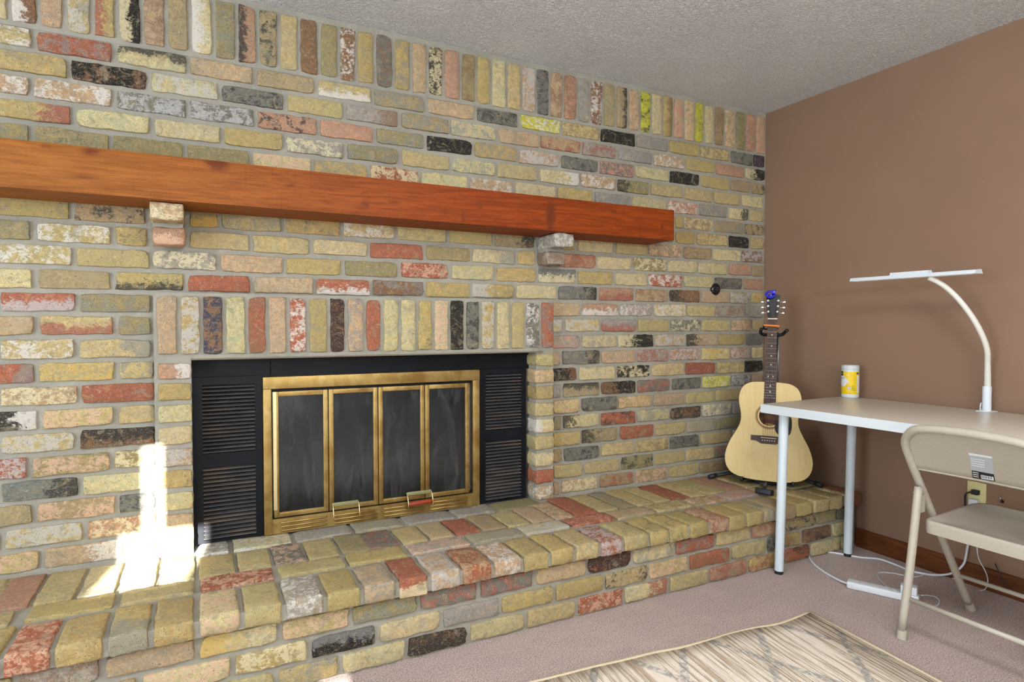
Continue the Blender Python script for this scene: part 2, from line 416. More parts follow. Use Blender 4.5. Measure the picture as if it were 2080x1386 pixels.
class Stuff:
    def __init__(s): s.v = []; s.f = []; s.A = []; s.B = []
    def add(s, data, loc):
        vs, fs, A, B = data; n = len(s.v); L = Vector(loc)
        s.v += [v+L for v in vs]; s.f += [tuple(i+n for i in f) for f in fs]; s.A += A; s.B += B
    def build(s, name, parent):
        o = obj(name, s.v, s.f, M_BRICK, parent, True, {'Base': s.A, 'Mod': s.B}); o['kind'] = 'stuff'; return o
CR = dict(A=(0, 0, 3.96), B=(400, 0, 3.96), C=(800, 50, 3.96), D=(1160, 120, 4.62), E=(0, 380, 3.96), F=(480, 420, 4.33), G=(860, 430, 4.47), H=(1180, 350, 4.78),
          I=(0, 700, 4.62), J=(1040, 600, 6.93), K=(1290, 600, 6.93), L=(1040, 780, 5.543), M=(1290, 780, 6.93), N=(0, 940, 4.52),
          a=(0, 1100, 4.837), b=(380, 1060, 4.95), c=(680, 1000, 4.95), d=(980, 960, 5.33), e=(1280, 940, 5.776), f=(1500, 940, 5.775), h=(580, 1200, 4.0), i=(1060, 1180, 2.476), Z=(0, 0, 1))
GAPS = []
def parse(txt):
    """'A 12 code 300 code 620 | B ...' -> [(px0, px1, code)] ; numbers are joint centres in that crop"""
    out = []; last = None; code = None; cr = 'Z'
    for tok in txt.replace('|', ' ').split():
        if tok in CR and len(tok) == 1: cr = tok; continue
        try: v = float(tok)
        except ValueError: code = tok; continue
        x = CR[cr][0]+v/CR[cr][2]
        if last is not None and code: out.append((last, x, code))
        if last is not None and not code and x-last > 8: print('GAP', txt[:30], last, x)
        last = x; code = None
    return out
WALL = {
 1: "A -45 yw 270 rg 920 ckT 1510 p- | B 465 t- 960 ywB 1412 tg 1842 p- | C 660 gk 1012 Nw 1350 ty 1662 K- 1950 | D 612 lg 922 Yo 1212 ty 1500 gk 1712 VV 1830",
 2: "A -60 Y- 555 Kb 1195 cl 1765 | B 181 gk 712 yo 1188 lbR 1630 tg | C 455 cg 838 pt 1180 pr 1512 lr | D 440 lgR 778 pw 1075 Yo 1360 P- 1632 KcL 1830",
 3: "A -330 pw 252 pw 915 gl 1510 gl | B 472 Pk 975 P- 1430 og 1840 K- | C 642 Yg 998 pl 1342 gk 1655 gP | D 600 c- 925 K- 1215 Yo 1492 t- 1700 tk 1830",
 4: "A -40 YrR 585 c- 1220 c- | B 206 Yo 708 lc 1192 og 1635 y- | C 458 cg 828 y- 1168 cwR 1498 pw | D 433 okL 745 y- 1058 y- 1337 yo 1602 c- 1810",
 5: "A -400 og 245 on 892 on 1490 o- | B 435 cp 932 Yg 1378 rc | C 215 c- 605 pw 968 c- 1310 Y- | H 129 lg 492 c- 838 Pw 1147 lg 1435 ckR 1637 y- 1795",
 6: "H 600 ?? 915 Yo 1000 cb 1293 tg 1590 tk 1795",
 7: "H 600 ?? 915 Yo 1120 ty 1437 K- 1645 y- 1795",
 8: "E -50 Yo 570 tk 1185 p- 1510 oYB 1768 yg | F 415 Yn 930 yw 1405 y- | G 222 Yo 642 tkR 1022 lg 1195 Y- 1395 c- 1737 | H 335 yo 660 tp 992 tb 1287 c- 1562 bl 1790",
 9: "E -340 og 265 yw 905 Yn 1205 P- 1510 yo 2022 | F 132 y- 662 c- 1168 r- 1658 o- | G 437 cgR 845 Y- 1028 lr 1200 Pr 1575 c- | H 503 oc 842 c- 1142 c- 1435 P- 1660 t- 1795",
 10: "E -35 yw 598 yo 1215 lc 1757 p- | F 422 Yo 940 o- 1432 rp | G 243 c- 655 Y- 1035 gcB 1397 Yo 1733 | H 323 c- 652 rw 995 c- 1300 gk 1580 P- 1795",
 11: "E -330 c- 275 to 908 YkB 1493 r- | F 140 p- 692 rWL 1187 bg 1662 Y- | G 437 YlL 832 c- 1220 gkR 1588 | H 175 PrB 530 pb 857 bkL 1165 p- 1450 tl 1655 Y- 1795",
}
WALL[11] = WALL[11].replace('rWL', 'rwB')
LEFT = {
 12: "E -20 rlB 625 og 1232", 13: "E -330 pt 292 yrB 930 og 1232", 14: "E -20 yw 618 ygR 1232", 15: "I -330 rgR 345 yY 1095 yg 1470",
 16: "I -20 pc 742 r- 1475", 17: "I -300 kwR 370 yp 1090 y- 1478", 18: "I -20 yl 725 bKT 1480", 19: "I -420 rl 275 op 1050 oc 1482",
 20: "N -20 gkR 740 c- 1450", 21: "N -380 t- 318 tp 1070 gk 1450", 22: "N -620 lg 15 yl 782 Pc 1450", 23: "N -320 yp 385 pwR 1150 c- 1460"}
RIGHT = {
 12: "J 560 p- 975 PwB 1512 lw | K 265 cw 727 y- 1139 lb 1555 l- 1850",
 13: "J 560 cl 732 yl 1254 lrB 1768 yo | K 497 gc 939 y- 1355 tp 1650 y- 1855",
 14: "J 560 lP 970 cg 1490 KcL | K 275 pl 725 pkL 1172 Yo 1558 g- 1860",
 15: "J 560 p- 697 gkR 1253 p- 1762 lr | K 490 Pl 939 cY 1350 Pl 1645 c- 1860",
 16: "J 560 KbR 935 c- 1475 Kc | K 230 py 708 r- 1145 ty 1549 K- 1880",
 17: "J 560 l- 712 tkT 1247 KbL 1765 | K 515 gr 945 gk 0945 gk 945 Nc 1350 gl 1645 p- 1850",
 18: "L 455 py 777 gk 1192 Yp | M 245 p- 712 yo 1133 yo 1580 t- 1900",
 19: "L 455 og 566 ckL 995 rk 1402 cg | M 500 kb 944 lc 1370 l- 1700 ?? 1950",
 20: "L 455 Y- 781 tkL 1208 r- | M 280 y- 722 lo 1148 og 1560 ?? 1900",
 21: "L 455 t- 580 gk 1000 y- 1390 yb | M 490 gk 925 yo 1370 ?? 1780 ?? 2080",
 22: "L 455 y- 808 y- 1230 ok | M 275 yo 724 y- 1137 gr 1600 ?? 1950",
 23: "L 455 p- 548 pc 975 tr 1382 tp | M 472 y- 912 tb 1370 ?? 1750 ?? 2100"}
RIGHT[17] = "J 560 l- 712 tkT 1247 KbL 1765 | K 30 gr 515 gk 945 Nc 1350 gl 1645 p- 1850"
SOLD_TOP = ("A -160 c- 70 bwB 305 p- 520 yl 740 YrB 938 KcB 1140 pb 1335 t- 1525 cwB 1720 og 1905 | B 321 PkB 490 tk 660 y- 820 b- 985 o- 1140 bw 1283 Yo 1432 gb 1583 Yg 1722 p- 1858 kc "
            "| C 400 P- 540 ob 665 Y- 785 c- 910 y- 1030 pl 1148 gk 1257 pb 1367 Pb 1480 l- 1583 bw 1687 t- 1790 tkT 1888 p- 1982 | D 649 Nk 755 c- 862 YbT 965 pP 1066 yp 1165 Nn 1252 c- 1348 tb 1445 yp 1548 o- 1643 P- 1738 pP 1835")
SOLD_LOW = ("E 1245 p- 1437 Yl 1620 bi 1805 c- 1985 | F 90 rb 270 p- 455 rw 630 Yo 815 rK 970 pg 1132 r- 1285 c- 1440 c- 1592 Yn 1735 cp | G 240 K- 382 gk 522 Yl 658 c- 793 yo 930 gw 1068 rg 1195")
# ------------------------------------------------------------------ shell
JY = 2.455                                   # face of the proud surround
SX0 = Xat(312, JY, .7)+.004; SX1 = Xat(1127, JY, .7); OX0 = Xat(393, JY, .7); OX1 = Xat(1089, JY, .7)
LZ = un(740, 724, 1, JY).z                    # lintel underside
KZ = Z0-11*DZ                                # top of the soldier course
WY = D+.010
WLX = -2.6
def struct(o, label=None): o['kind'] = 'structure'; 
wall = MB()
wall.box((WLX, WY, 0), (OX0-.01, WY+.22, ZC)).box((OX1+.01, WY, 0), (XC, WY+.22, ZC)).box((OX0-.01, WY, LZ), (OX1+.01, WY+.22, ZC)).box((OX0-.01, WY, 0), (OX1+.01, WY+.6, HZ-.045)).box((OX0-.01, WY+.55, HZ-.045), (OX1+.01, WY+.6, LZ+.1))
wall_back = wall.build('wall_back', M_MORTAR); struct(wall_back)
MB().box((XC, -2.6, 0), (XC+.12, WY+.22, ZC)).build('wall_right', M_BROWN)['kind'] = 'structure'
MB().box((WLX-.1, -2.7, ZC), (XC+.12, WY+.22, ZC+.1)).build('ceiling', M_CEIL)['kind'] = 'structure'
MB().box((WLX-.1, -2.7, -.1), (XC+.12, WY+.22, 0)).build('floor', M_CARPET)['kind'] = 'structure'
b_ = MB()   # left wall with the window that lights the room
b_.box((WLX-.1, -2.6, 0), (WLX, -.6, ZC)).box((WLX-.1, 1.3, 0), (WLX, WY+.22, ZC)).box((WLX-.1, -.6, 0), (WLX, 1.3, .55)).box((WLX-.1, -.6, 2.12), (WLX, 1.3, ZC))
b_.build('wall_left', M_WHITEWALL)['kind'] = 'structure'
# wall behind the camera, with holes added to shape the sun patches
BY = -2.6
def gap(x, y, z):                             # where a sun ray through this point crosses the rear wall
    p = Vector((x, y, z)); return p+SUND*((BY-p.y)/SUND.y)
g1a = gap(-.187, D, .36); g1b = gap(-.117, D, .66)
g2a = gap(-.245, 2.24, .279); g2b = gap(-.035, D, .37)
g3a = gap(.33, 1.66, 0); g3b = gap(.50, 1.80, 0)
def wall_holes(name, x0, x1, z0, z1, y, holes, mat, th=.01):
    xs = sorted({x0, x1, *[h[0] for h in holes], *[h[1] for h in holes]}); zs = sorted({z0, z1, *[h[2] for h in holes], *[h[3] for h in holes]})
    m = MB()
    for i in range(len(xs)-1):
        for j in range(len(zs)-1):
            cx = (xs[i]+xs[i+1])/2; cz = (zs[j]+zs[j+1])/2
            if any(h[0] < cx < h[1] and h[2] < cz < h[3] for h in holes): continue
            m.box((xs[i], y-th, zs[j]), (xs[i+1], y, zs[j+1]))
    o = m.build(name, mat); o['kind'] = 'structure'; return o
g1 = (g1a.x, g1b.x, g1a.z-.02, g1b.z); g2 = (gap(-.31, 2.24, .279).x, gap(-.045, 2.24, .279).x, gap(0, 2.215, .279).z, gap(0, D, .36).z)
g3 = (gap(.30, 1.87, 0).x, gap(.39, 1.87, 0).x, gap(0, 1.835, 0).z, gap(0, 1.905, 0).z)
wall_holes('wall_rear', WLX-.1, XC+.12, -.1, ZC+.5, BY, [g1, g2, g3], M_WHITEWALL)
# baseboard on the brown wall
MB().prism([(XC-.002, 0), (XC-.016, 0), (XC-.016, .075), (XC-.010, .086), (XC-.002, .09)], -2.5, 1.925, ax=1).build('baseboard_right', M_BASEB)['kind'] = 'structure'
# ------------------------------------------------------------------ bricks of the back wall
JW = .0135
extra = Stuff()
def zrow(k):                                  # centre and height of course k
    return Z0-(k-.5)*DZ
def lay(k, txt, parent, Y=D, xmin=-9, xmax=9, left=True):
    z = zrow(k); out = parse(txt); first = None
    for (a, b, code) in out:
        x0 = Xat(a, Y, z); x1 = Xat(b, Y, z)
        x0 = max(x0, xmin); x1 = min(x1, xmax)
        if x1-x0 < .03: continue
        if first is None: first = x0
        w_ = x1-x0-JW+R_.uniform(-.003, .002); h_ = DZ-.0165+R_.uniform(-.003, .002)
        nd = max(2, int(w_/.026))
        o = place('brick', brick_data(w_, .034, h_, code, R_, (nd, 0, 2), r=R_.uniform(.003, .0045)), ((x0+x1)/2+R_.uniform(-.001, .001), Y+.017+R_.uniform(-.0015, .0015), z+R_.uniform(-.0015, .0015)), parent)
    if left and first is not None:
        x = first
        while x > -2.45:
            w_ = .196; x -= .212
            extra.add(brick_data(w_, .034, DZ-.0165, '??', R_, (5, 0, 1)), (x+.106, Y+.017, z))
XR = XC-.006
for k in range(1, 12): lay(k, WALL[k], wall_back, xmax=XR, left=k not in (6, 7))
for k in range(12, 24): lay(k, LEFT[k], wall_back, xmax=SX0+.03)
for k in range(12, 24):
    lay(k, RIGHT[k], wall_back, xmin=SX1-.03, xmax=XR, left=False)
    # finish the course as far as the corner where the guitar hides it
    xl = Xat(CR[RIGHT[k].split('|')[-1].split()[0]][0]+float(RIGHT[k].split()[-1])/CR[RIGHT[k].split('|')[-1].split()[0]][2], D, zrow(k))
    if XR-xl > .06: extra.add(brick_data(XR-xl-.01, .034, DZ-.0165, '??', R_, (5, 0, 1)), ((xl+XR)/2, D+.017, zrow(k)))
for k in (6, 7):                               # courses behind the mantel beam
    x = -2.5+(k % 2)*.1
    while x < 1.9:
        extra.add(brick_data(.196, .034, DZ-.0165, '??', R_, (5, 0, 1)), (x+.1, D+.017, zrow(k))); x += .212
extra.build('brick', wall_back)
# soldier course under the ceiling
trim = MB().box((WLX, WY-.002, Z0-.004), (XC-.001, WY+.002, ZC-.001)).build('trim_1', M_MORTAR); trim['kind'] = 'structure'
zt0, zt1 = Z0+.0085, ZC-.024
sol = parse(SOLD_TOP)
x = Xat(sol[0][0], D, 2.16)
for (a, b, code) in sol:
    x0 = Xat(a, D, 2.16); x1 = min(Xat(b, D, 2.16), XR)
    place('brick', brick_data(max(.03, x1-x0-.0145), .034, zt1-zt0+R_.uniform(-.006, .004), code, R_, (2, 0, 8), r=R_.uniform(.0035, .005), longax=2), ((x0+x1)/2, D+.017, (zt0+zt1)/2), trim)
ex2 = Stuff()
while x > -2.5:
    x -= .0775; ex2.add(brick_data(.063, .034, zt1-zt0, '??', R_, (1, 0, 4), longax=2), (x+.039, D+.017, (zt0+zt1)/2))
ex2.build('brick', trim)
# ------------------------------------------------------------------ fireplace surround
sur = empty('fireplace_surround', ((OX0+OX1)/2, JY, HZ), 'proud brick surround with upright soldier bricks and stacked jambs framing the firebox', 'fireplace')
m = MB()
m.box((SX0, JY+.010, HZ-.01), (OX0-.004, WY, KZ)).box((OX1+.006, JY+.010, HZ-.01), (SX1-.004, WY, KZ)).box((OX0-.004, JY+.010, LZ+.004), (OX1+.006, WY, KZ))
m.build('mortar', M_MORTAR, sur)
MB().box((OX0-.005, JY-.002, LZ), (OX1+.035, WY, LZ+.005)).build('lintel', M_STEEL, sur)
MB().box((OX0+.004, JY+.004, LZ+.005), (OX1+.012, JY+.03, LZ+.018)).build('mortar', M_MORTAR, sur)
zs0, zs1 = LZ+.019, KZ-.010
for (a, b, code) in parse(SOLD_LOW):
    x0 = Xat(a, JY, 1.1); x1 = Xat(b, JY, 1.1)
    place('brick', brick_data(x1-x0-.0145, .06, zs1-zs0+R_.uniform(-.006, .003), code, R_, (2, 1, 8), r=R_.uniform(.0035, .0055), longax=2), ((x0+x1)/2, JY+.03, (zs0+zs1)/2), sur)
JL = ['PwR', 'Yo', 'c-', 'c-', 'pl', 'Yn', 'c-', 'p-', 'c-']; JR = ['y-', 'yp', 'Y-', 'y-', 'cwL', 'y-', 'c-', 'r-', 'pw']
for i, (cl, cr_) in enumerate(zip(JL, JR)):
    z = zrow(15+i); hh = DZ-.0165
    if i == 0: z -= .004; hh -= .006
    a0, a1 = SX0+.008, OX0-.001
    place('brick', brick_data(a1-a0-.004, .09, hh, cl, R_, (3, 2, 2), r=.006), ((a0+a1)/2, JY+.045, z), sur)
    a0, a1 = OX1-.002+R_.uniform(-.004, .003), SX1-.001
    place('brick', brick_data(a1-a0-.002, .10, hh, cr_, R_, (3, 2, 2), r=.007), ((a0+a1)/2, JY+.05, z), sur)
# ------------------------------------------------------------------ mantel
MY, MZ0, MZ1, MX1 = 2.30, 1.4955, 1.6385, 2.033
mx0 = -1.6; knots = [(un(px, py, 1, MY), rx, rz, s_) for px, py, rx, rz, s_ in
    [(442, 332, .022, .016, 1.), (185, 307, .016, .010, .8), (95, 297, .008, .006, .9), (590, 376, .014, .006, .7), (1118, 438, .014, .040, 1.05), (742, 415, .008, .012, .9), (740, 392, .012, .005, .6),
     (974, 417, .014, .014, .6), (1346, 463, .008, .014, .8), (1245, 430, .026, .012, .6), (170, 358, .025, .005, .8), (166, 335, .03, .02, .35), (320, 400, .008, .01, .6), (320, 345, .006, .04, .35), (586, 408, .006, .012, .5), (902, 430, .005, .012, .7), (941, 445, .004, .02, .7), (925, 415, .008, .01, .5), (1300, 450, .03, .03, .35)]]
nx, nz = 190, 12; vs = []; fs = []; kn = []
for j in range(nz+1):
    for i in range(nx+1):
        x = mx0+(MX1-mx0)*i/nx; z = MZ0+(MZ1-MZ0)*j/nz
        y = MY+noise.noise(Vector((x*3, z*6, 0)))*.0018
        if i in (nx,) or j in (0, nz): y += .002
        vs.append((x, y, z)); v_ = 0
        for (p, rx, rz, s_) in knots:
            d_ = ((x-p.x)/rx)**2+((z-p.z)/rz)**2; v_ = max(v_, s_*math.exp(-d_*.28))
        v_ = min(1, v_); kn.append((v_, v_, v_, 1))
W1 = nx+1
fs = [(j*W1+i, j*W1+i+1, (j+1)*W1+i+1, (j+1)*W1+i) for j in range(nz) for i in range(nx)]
n0 = len(vs)
YB = D-.001
for (x, y, z) in [(mx0, YB, MZ0), (MX1, YB, MZ0), (MX1, YB, MZ1), (mx0, YB, MZ1)]: vs.append((x, y, z)); kn.append((0, 0, 0, 1))
a0, a1, a2, a3 = n0, n0+1, n0+2, n0+3
fs += [tuple([a0, a1]+[i for i in range(nx, -1, -1)])] + [tuple([a2, a3]+[nz*W1+i for i in range(nx+1)])]
fs += [tuple([a1, a2]+[j*W1+nx for j in range(nz, -1, -1)])] + [tuple([a3, a0]+[j*W1 for j in range(nz+1)])] + [(a3, a2, a1, a0)]
mantel = obj('mantel_beam', vs, fs, M_MANTEL, None, False, {'Knot': kn})
tag(mantel, 'orange stained solid timber mantel beam running along the brick wall above the firebox', 'mantel')
# corbels under the beam
def corbel(cx, label, c1, c2, prf):
    e = empty('brick_corbel', (cx, D, MZ0-.15), label, 'corbel', 'brick corbels under the mantel')
    z1a, z1b = Z0-8*DZ+.002, MZ0-.002; z2a, z2b = Z0-9*DZ+.006, Z0-8*DZ-.012
    place('brick', brick_data(.100, D-2.335, z1b-z1a, c1, R_, (3, 4, 2), r=.008), (cx, (D+2.335)/2+.002, (z1a+z1b)/2), e)
    place('brick', brick_data(.100, D-2.405, z2b-z2a, c2, R_, (3, 3, 2), r=.012), (cx+prf, (D+2.405)/2+.002, (z2a+z2b)/2), e)
    MB().box((cx-.045, 2.42, z2b-.004), (cx+.045, D, z1a+.006)).build('mortar', M_MORTAR, e)
corbel((un(303, 430, 1, 2.335).x+un(373, 430, 1, 2.335).x)/2, 'two-brick corbel under the mantel, cream brick above a pink brick, left of the firebox', 'pc', 'PpB', .004)
corbel(Xat(1092, 2.49, 1.46)+.052, 'two-brick corbel under the mantel, whitewashed grey bricks, right of the firebox', 'lw', 'lb', .0)
# ------------------------------------------------------------------ raised hearth
hearth = empty('raised_hearth', (.8, 1.915, 0), 'long raised hearth of rough reclaimed bricks with a projecting header edge along the wall', 'hearth')
CY = 1.885; FY = 1.915
m = MB(); m.box((-2.59, FY+.010, 0), (XC-.03, WY-.001, HZ-.010)).box((-2.59, CY+.012, .222), (XC-.03, FY+.0099, HZ-.010)).box((OX0, WY-.0009, .24), (OX1, 2.56, HZ-.010))
m.build('mortar', M_MORTAR, hearth)
MB().prism([(WY-.034, HZ-.012), (WY-.001, HZ-.012), (WY-.001, HZ+.006), (WY-.012, HZ-.002)], SX1, XC-.03, ax=0).build('mortar', M_MORTAR, hearth)
MB().prism([(WY-.034, HZ-.012), (WY-.001, HZ-.012), (WY-.001, HZ+.006), (WY-.012, HZ-.002)], -2.59, SX0, ax=0).build('mortar', M_MORTAR, hearth)
HEAD = ("Z -70 Y- | a 0 rp 508 Y- 1030 YgL 1482 Y- 1925 | b 100 cp 555 yo 978 lw 1393 Yo 1765 pg | c 638 rcB 962 pl 1285 rt 1600 pw 1898 | d 442 Y- 742 YoB 1008 y- 1285 rl 1538 y- 1812 Yn | e 467 Yn 712 Y- 945 pr 1165 Yo 1372 Yo 1575 tg | f 432 t- 683 Yo 878 y- 1078 yo 1250 yc 1330 rb 1450")
for (a, b, code) in parse(HEAD):
    x0 = Xat(a, CY, .26); x1 = min(Xat(b, CY, .26), XC-.02)
    if x1-x0 < .04: continue
    place('brick', brick_data(x1-x0-.013, .188, .060, code, R_, (3, 7, 2), r=R_.uniform(.006, .010), skip=((1, 1),), longax=1, rough=1.15), ((x0+x1)/2, CY+.094+R_.uniform(-.003, .003), HZ-.030+R_.uniform(-.001, .002)), hearth)
STR = ("Z -60 y- | a 245 yo 1150 yo 1930 | b 895 yo 1590 Yo | c 725 lp 1330 lo 1860 | d 900 r- 1400 p- | e 235 ty 700 tp 1070 lg | f 0 l- 240 t- 560 y- 860")
STR = ("Z -95 y- 30 y- | a 245 Yo 1150 yo 1930 | b 895 rp 896 | Z 561 yo 701 Yo 826 lp 949 lo 1056 cl 1149 rP 1240 pt 1321 ty 1399 tp 1463 lP 1535 t- 1590 y- 1640")
STR = STR.replace('b 895 rp 896 | Z 561', 'Z 403 rp 561')
pts = parse(STR)
fix = []
for (a, b, code) in pts: fix.append((a, b, code))
for (a, b, code) in fix:
    x0 = Xat(a, 2.14, HZ); x1 = min(Xat(b, 2.14, HZ), XC-.02)
    if x1-x0 < .04: continue
    place('brick', brick_data(x1-x0-.012, .094, .04, code, R_, (7, 3, 0), r=.004, skip=((2, 0),)), ((x0+x1)/2, 2.142, HZ-.020+R_.uniform(-.001, .001)), hearth)
BH = ("Z -165 P- -70 c- | a 370 y- 790 c- 1180 c- 1560 c- 1935 | b 490 y- 845 gp 1170 yo 1500 o- 1800 | c 265 gr 600 yo 870 po 1130 r- 1390 t- 1630 y- 1875 pt | d 660 tp 880 r- 1120 y- 1340 tg 1520 y- 1720 yo | e 320 r- 540 yo 725 yo 945 P- 1180 yo 1380 g- | Z 1548 t- 1572 y- 1596 g- 1620 y- 1643 t- 1665 y- 1690")
BH = BH.replace('Z -165 P- -70 c- | a 370', 'Z -75 c- -10 P- | a 370').replace('1935 | b 490', '1935 yo | b 490')
lst = parse(BH); xe = None
for (a, b, code) in lst:
    x0 = Xat(a, 2.305, HZ); x1 = min(Xat(b, 2.305, HZ), XC-.02)
    if x1-x0 < .04: continue
    dp = .196 if OX0 < (x0+x1)/2 < OX1 else (.236 if SX0 < (x0+x1)/2 < SX1 else .268)
    place('brick', brick_data(x1-x0-.012, dp, .04, code, R_, (3, 7, 0), r=.004, skip=((2, 0),), longax=1), ((x0+x1)/2, 2.205+dp/2, HZ-.020+R_.uniform(-.0015, .0015)), hearth); xe = x1
x = xe
while x < XC-.09:
    place('brick', brick_data(.092, .268, .04, '??', R_, (3, 7, 0), r=.004, skip=((2, 0),), longax=1), (x+.052, 2.339, HZ-.020), hearth); x += .104
for (a, b, code) in parse("Z 395 lw 469 cw 594 l- 715 lo 819 l- 920 lg 1003 o- 1098"):
    x0 = max(Xat(a, 2.455, HZ), OX0); x1 = min(Xat(b, 2.455, HZ), OX1+.06)
    y1 = 2.53
    place('brick', brick_data(x1-x0-.012, .12, .04, code, R_, (7, 3, 0), r=.004, skip=((2, 0),)), ((x0+x1)/2, 2.476, HZ-.020), hearth)
FR = {.1825: "Z -140 y- | a 150 lb 1000 p- 1940 cYL | b 935 yp 1650 og | c 845 gr 1450 gr 2010 | d 572 pt 1135 rK 1630 cg | e 535 rg 1005 y- 1425 pr | f 530 tk 912 t- 1152 gk 1345",
      .1085: "Z -100 y- 60 t- 285 cp | b 470 Yc 1230 KgT 1915 | c 1080 lg 1670 Yn | d 785 Yo 1325 yk 1805 yp | e 697 rb 1185 y- 1610 gk | f 535 YbL 750 bk 1100 c- 1345",
      .0365: "Z -60 y- 150 y- 370 y- 560 yg | h 437 c- 985 bK 1492 co 1955 | i 280 rp 516 crR 740 | e 460 y- 930 Pr 1390 Yr | f 530 rk 850 c- 1205 y- 1345"}
FR[.1085] = FR[.1085].replace('KgT 1915 |', 'KgT 1915 c- |').replace('b 470 Yc', 'b 460 Yc')
FR[.0365] = FR[.0365].replace('h 437', 'h 445').replace('co 1955 |', 'co 1955 y- |').replace('740 |', '740 y- |')
for zc, txt in FR.items():
    for (a, b, code) in parse(txt):
        x0 = Xat(a, FY, zc); x1 = min(Xat(b, FY, zc), XC-.035)
        if x1-x0 < .03: continue
        place('brick', brick_data(x1-x0-.013, .04, .0585, code, R_, (max(3, int((x1-x0)/.026)), 1, 2), r=.005, rough=1.15), ((x0+x1)/2, FY+.02, zc), hearth)
hx = Stuff(); x = Xat(-75, CY, .26)
while x > -2.5:                                # courses that run on past the left edge of the view
    x -= .103
    hx.add(brick_data(.090, .188, .060, '??', R_, (2, 3, 1), r=.007, longax=1), (x+.05, CY+.094, HZ-.030)); hx.add(brick_data(.091, .268, .04, '??', R_, (2, 3, 0), r=.004, skip=((2, 0),), longax=1), (x+.05-.02, 2.205+.134, HZ-.020))
for y_, z_, d_, h_ in ((2.142, HZ-.020, .094, .04), (FY+.02, .1825, .04, .0585), (FY+.02, .1085, .04, .0585), (FY+.02, .0365, .04, .0585)):
    x = (Xat(-95, 2.14, HZ) if d_ > .05 else Xat({.1825: -140, .1085: -100, .0365: -60}[z_], FY, z_))
    while x > -2.45:
        x -= .213; hx.add(brick_data(.200, d_, h_, '??', R_, (5, 1, 1), r=.005), (x+.106, y_, z_))
hx.build('brick', hearth)
# ------------------------------------------------------------------ fireplace insert
IY = 2.53
def ip(a, b): return un(a, b, 1, IY)
ins = empty('fireplace_insert', (.66, IY, HZ), 'black steel fireplace insert with louvered side panels and brass framed glass doors', 'fireplace insert')
bx0, bx1, bz0 = OX0-.010, ip(1068, 900).x, HZ+.002
zt = .896; fx0, fx1 = ip(534.5, 900).x, ip(972, 900).x; fz1 = ip(750, 758.5).z; s1 = ip(550, 735).x; s2 = ip(955, 722).x
for a, b in ((bx0, s1), (s1, s2), (s2, OX1+.01)):
    MB().rbox((a+.0008, IY+.014, zt-.01), (b-.0008, IY+.020, LZ), .001).build('top_panel', M_BLACK, ins)
def side_panel(x0, x1, l0, l1, ztop, zb):
    o = MB()
    zg = [(.612, .867), (.291, .561)]
    holes = [(l0, l1, z0, z1) for z0, z1 in zg]
    xs = [x0, l0, l1, x1]; zs = [zb, zg[1][0], zg[1][1], zg[0][0], zg[0][1], ztop]
    for i in range(3):
        for j in range(5):
            if i == 1 and j in (1, 3): continue
            o.box((xs[i], IY, zs[j]), (xs[i+1], IY+.012, zs[j+1]))
    p = o.build('side_panel', M_BLACK, ins)
    MB().box((l0-.01, IY+.028, zb+.004), (l1+.01, IY+.03, ztop-.01)).build('backing', simple('vent_darkness', (10, 10, 11), .9) if 'vent_darkness' not in bpy.data.materials else bpy.data.materials['vent_darkness'], p)
    first = None
    for z0, z1 in zg:
        n_ = 18
        for i in range(n_):
            zc = z0+(z1-z0)*(i+.5)/n_; hh = (z1-z0)/n_
            if first is None:
                first = MB().prism([(IY+.014, hh*.20), (IY-.0045, -hh*.26), (IY-.0065, -hh*.12), (IY-.0045, hh*.04), (IY+.014, hh*.36)], l0, l1, ax=0)
                first = first.build('louver', M_SLAT, p); first.location.z += zc; base_z = first.location.z-zc
                zref = zc
            else:
                c = first.copy(); COL.objects.link(c); c.location.z = first.location.z+(zc-zref)
    return p
side_panel(bx0+.001, fx0-.002, ip(411, 850).x, ip(518, 850).x, zt, bz0)
side_panel(fx1+.002, bx1, ip(986, 850).x, ip(1058, 850).x, ip(1020, 750).z, bz0)
# brass frame
ft = .028; fb = ip(560, 1052).z if False else .336
zi = ip(756, 788).z
fr = MB()
fr.rbox((fx0, IY-.016, fz1-.047), (fx1, IY+.01, fz1), .002)
FRM = fr.build('brass_frame', M_BRASS, ins, auto=True)
MB().rbox((fx0, IY-.014, bz0), (fx0+.030, IY+.01, fz1-.047), .002).build('brass_frame', M_BRASS, ins, auto=True)
MB().rbox((fx1-.032, IY-.014, bz0), (fx1, IY+.01, fz1-.047), .002).build('brass_frame', M_BRASS, ins, auto=True)
vb = MB().box((fx0+.030, IY-.010, bz0), (fx1-.032, IY+.006, bz0+.058)).build('vent_strip', M_BRASS, ins)
vx0, vx1 = fx0+.045, fx1-.045; sg = (vx1-vx0)/4
for g in range(4):
    for r_ in range(3):
        zc = bz0+.012+r_*.015; a = vx0+g*sg+.012; b = vx0+(g+1)*sg-.012
        MB().tube([(a, IY-.011, zc), (a+.006, IY-.013, zc), (b-.006, IY-.013, zc), (b, IY-.011, zc)], [.001, .0045, .0045, .001], 8).build('vent_rib', M_BRASS, vb, smooth=True)
MB().box((fx0+.030, IY+.002, bz0+.058), (fx1-.032, IY+.02, .905)).box((fx0+.03, IY-.004, .345), (fx0+.03, IY+.02, .35))
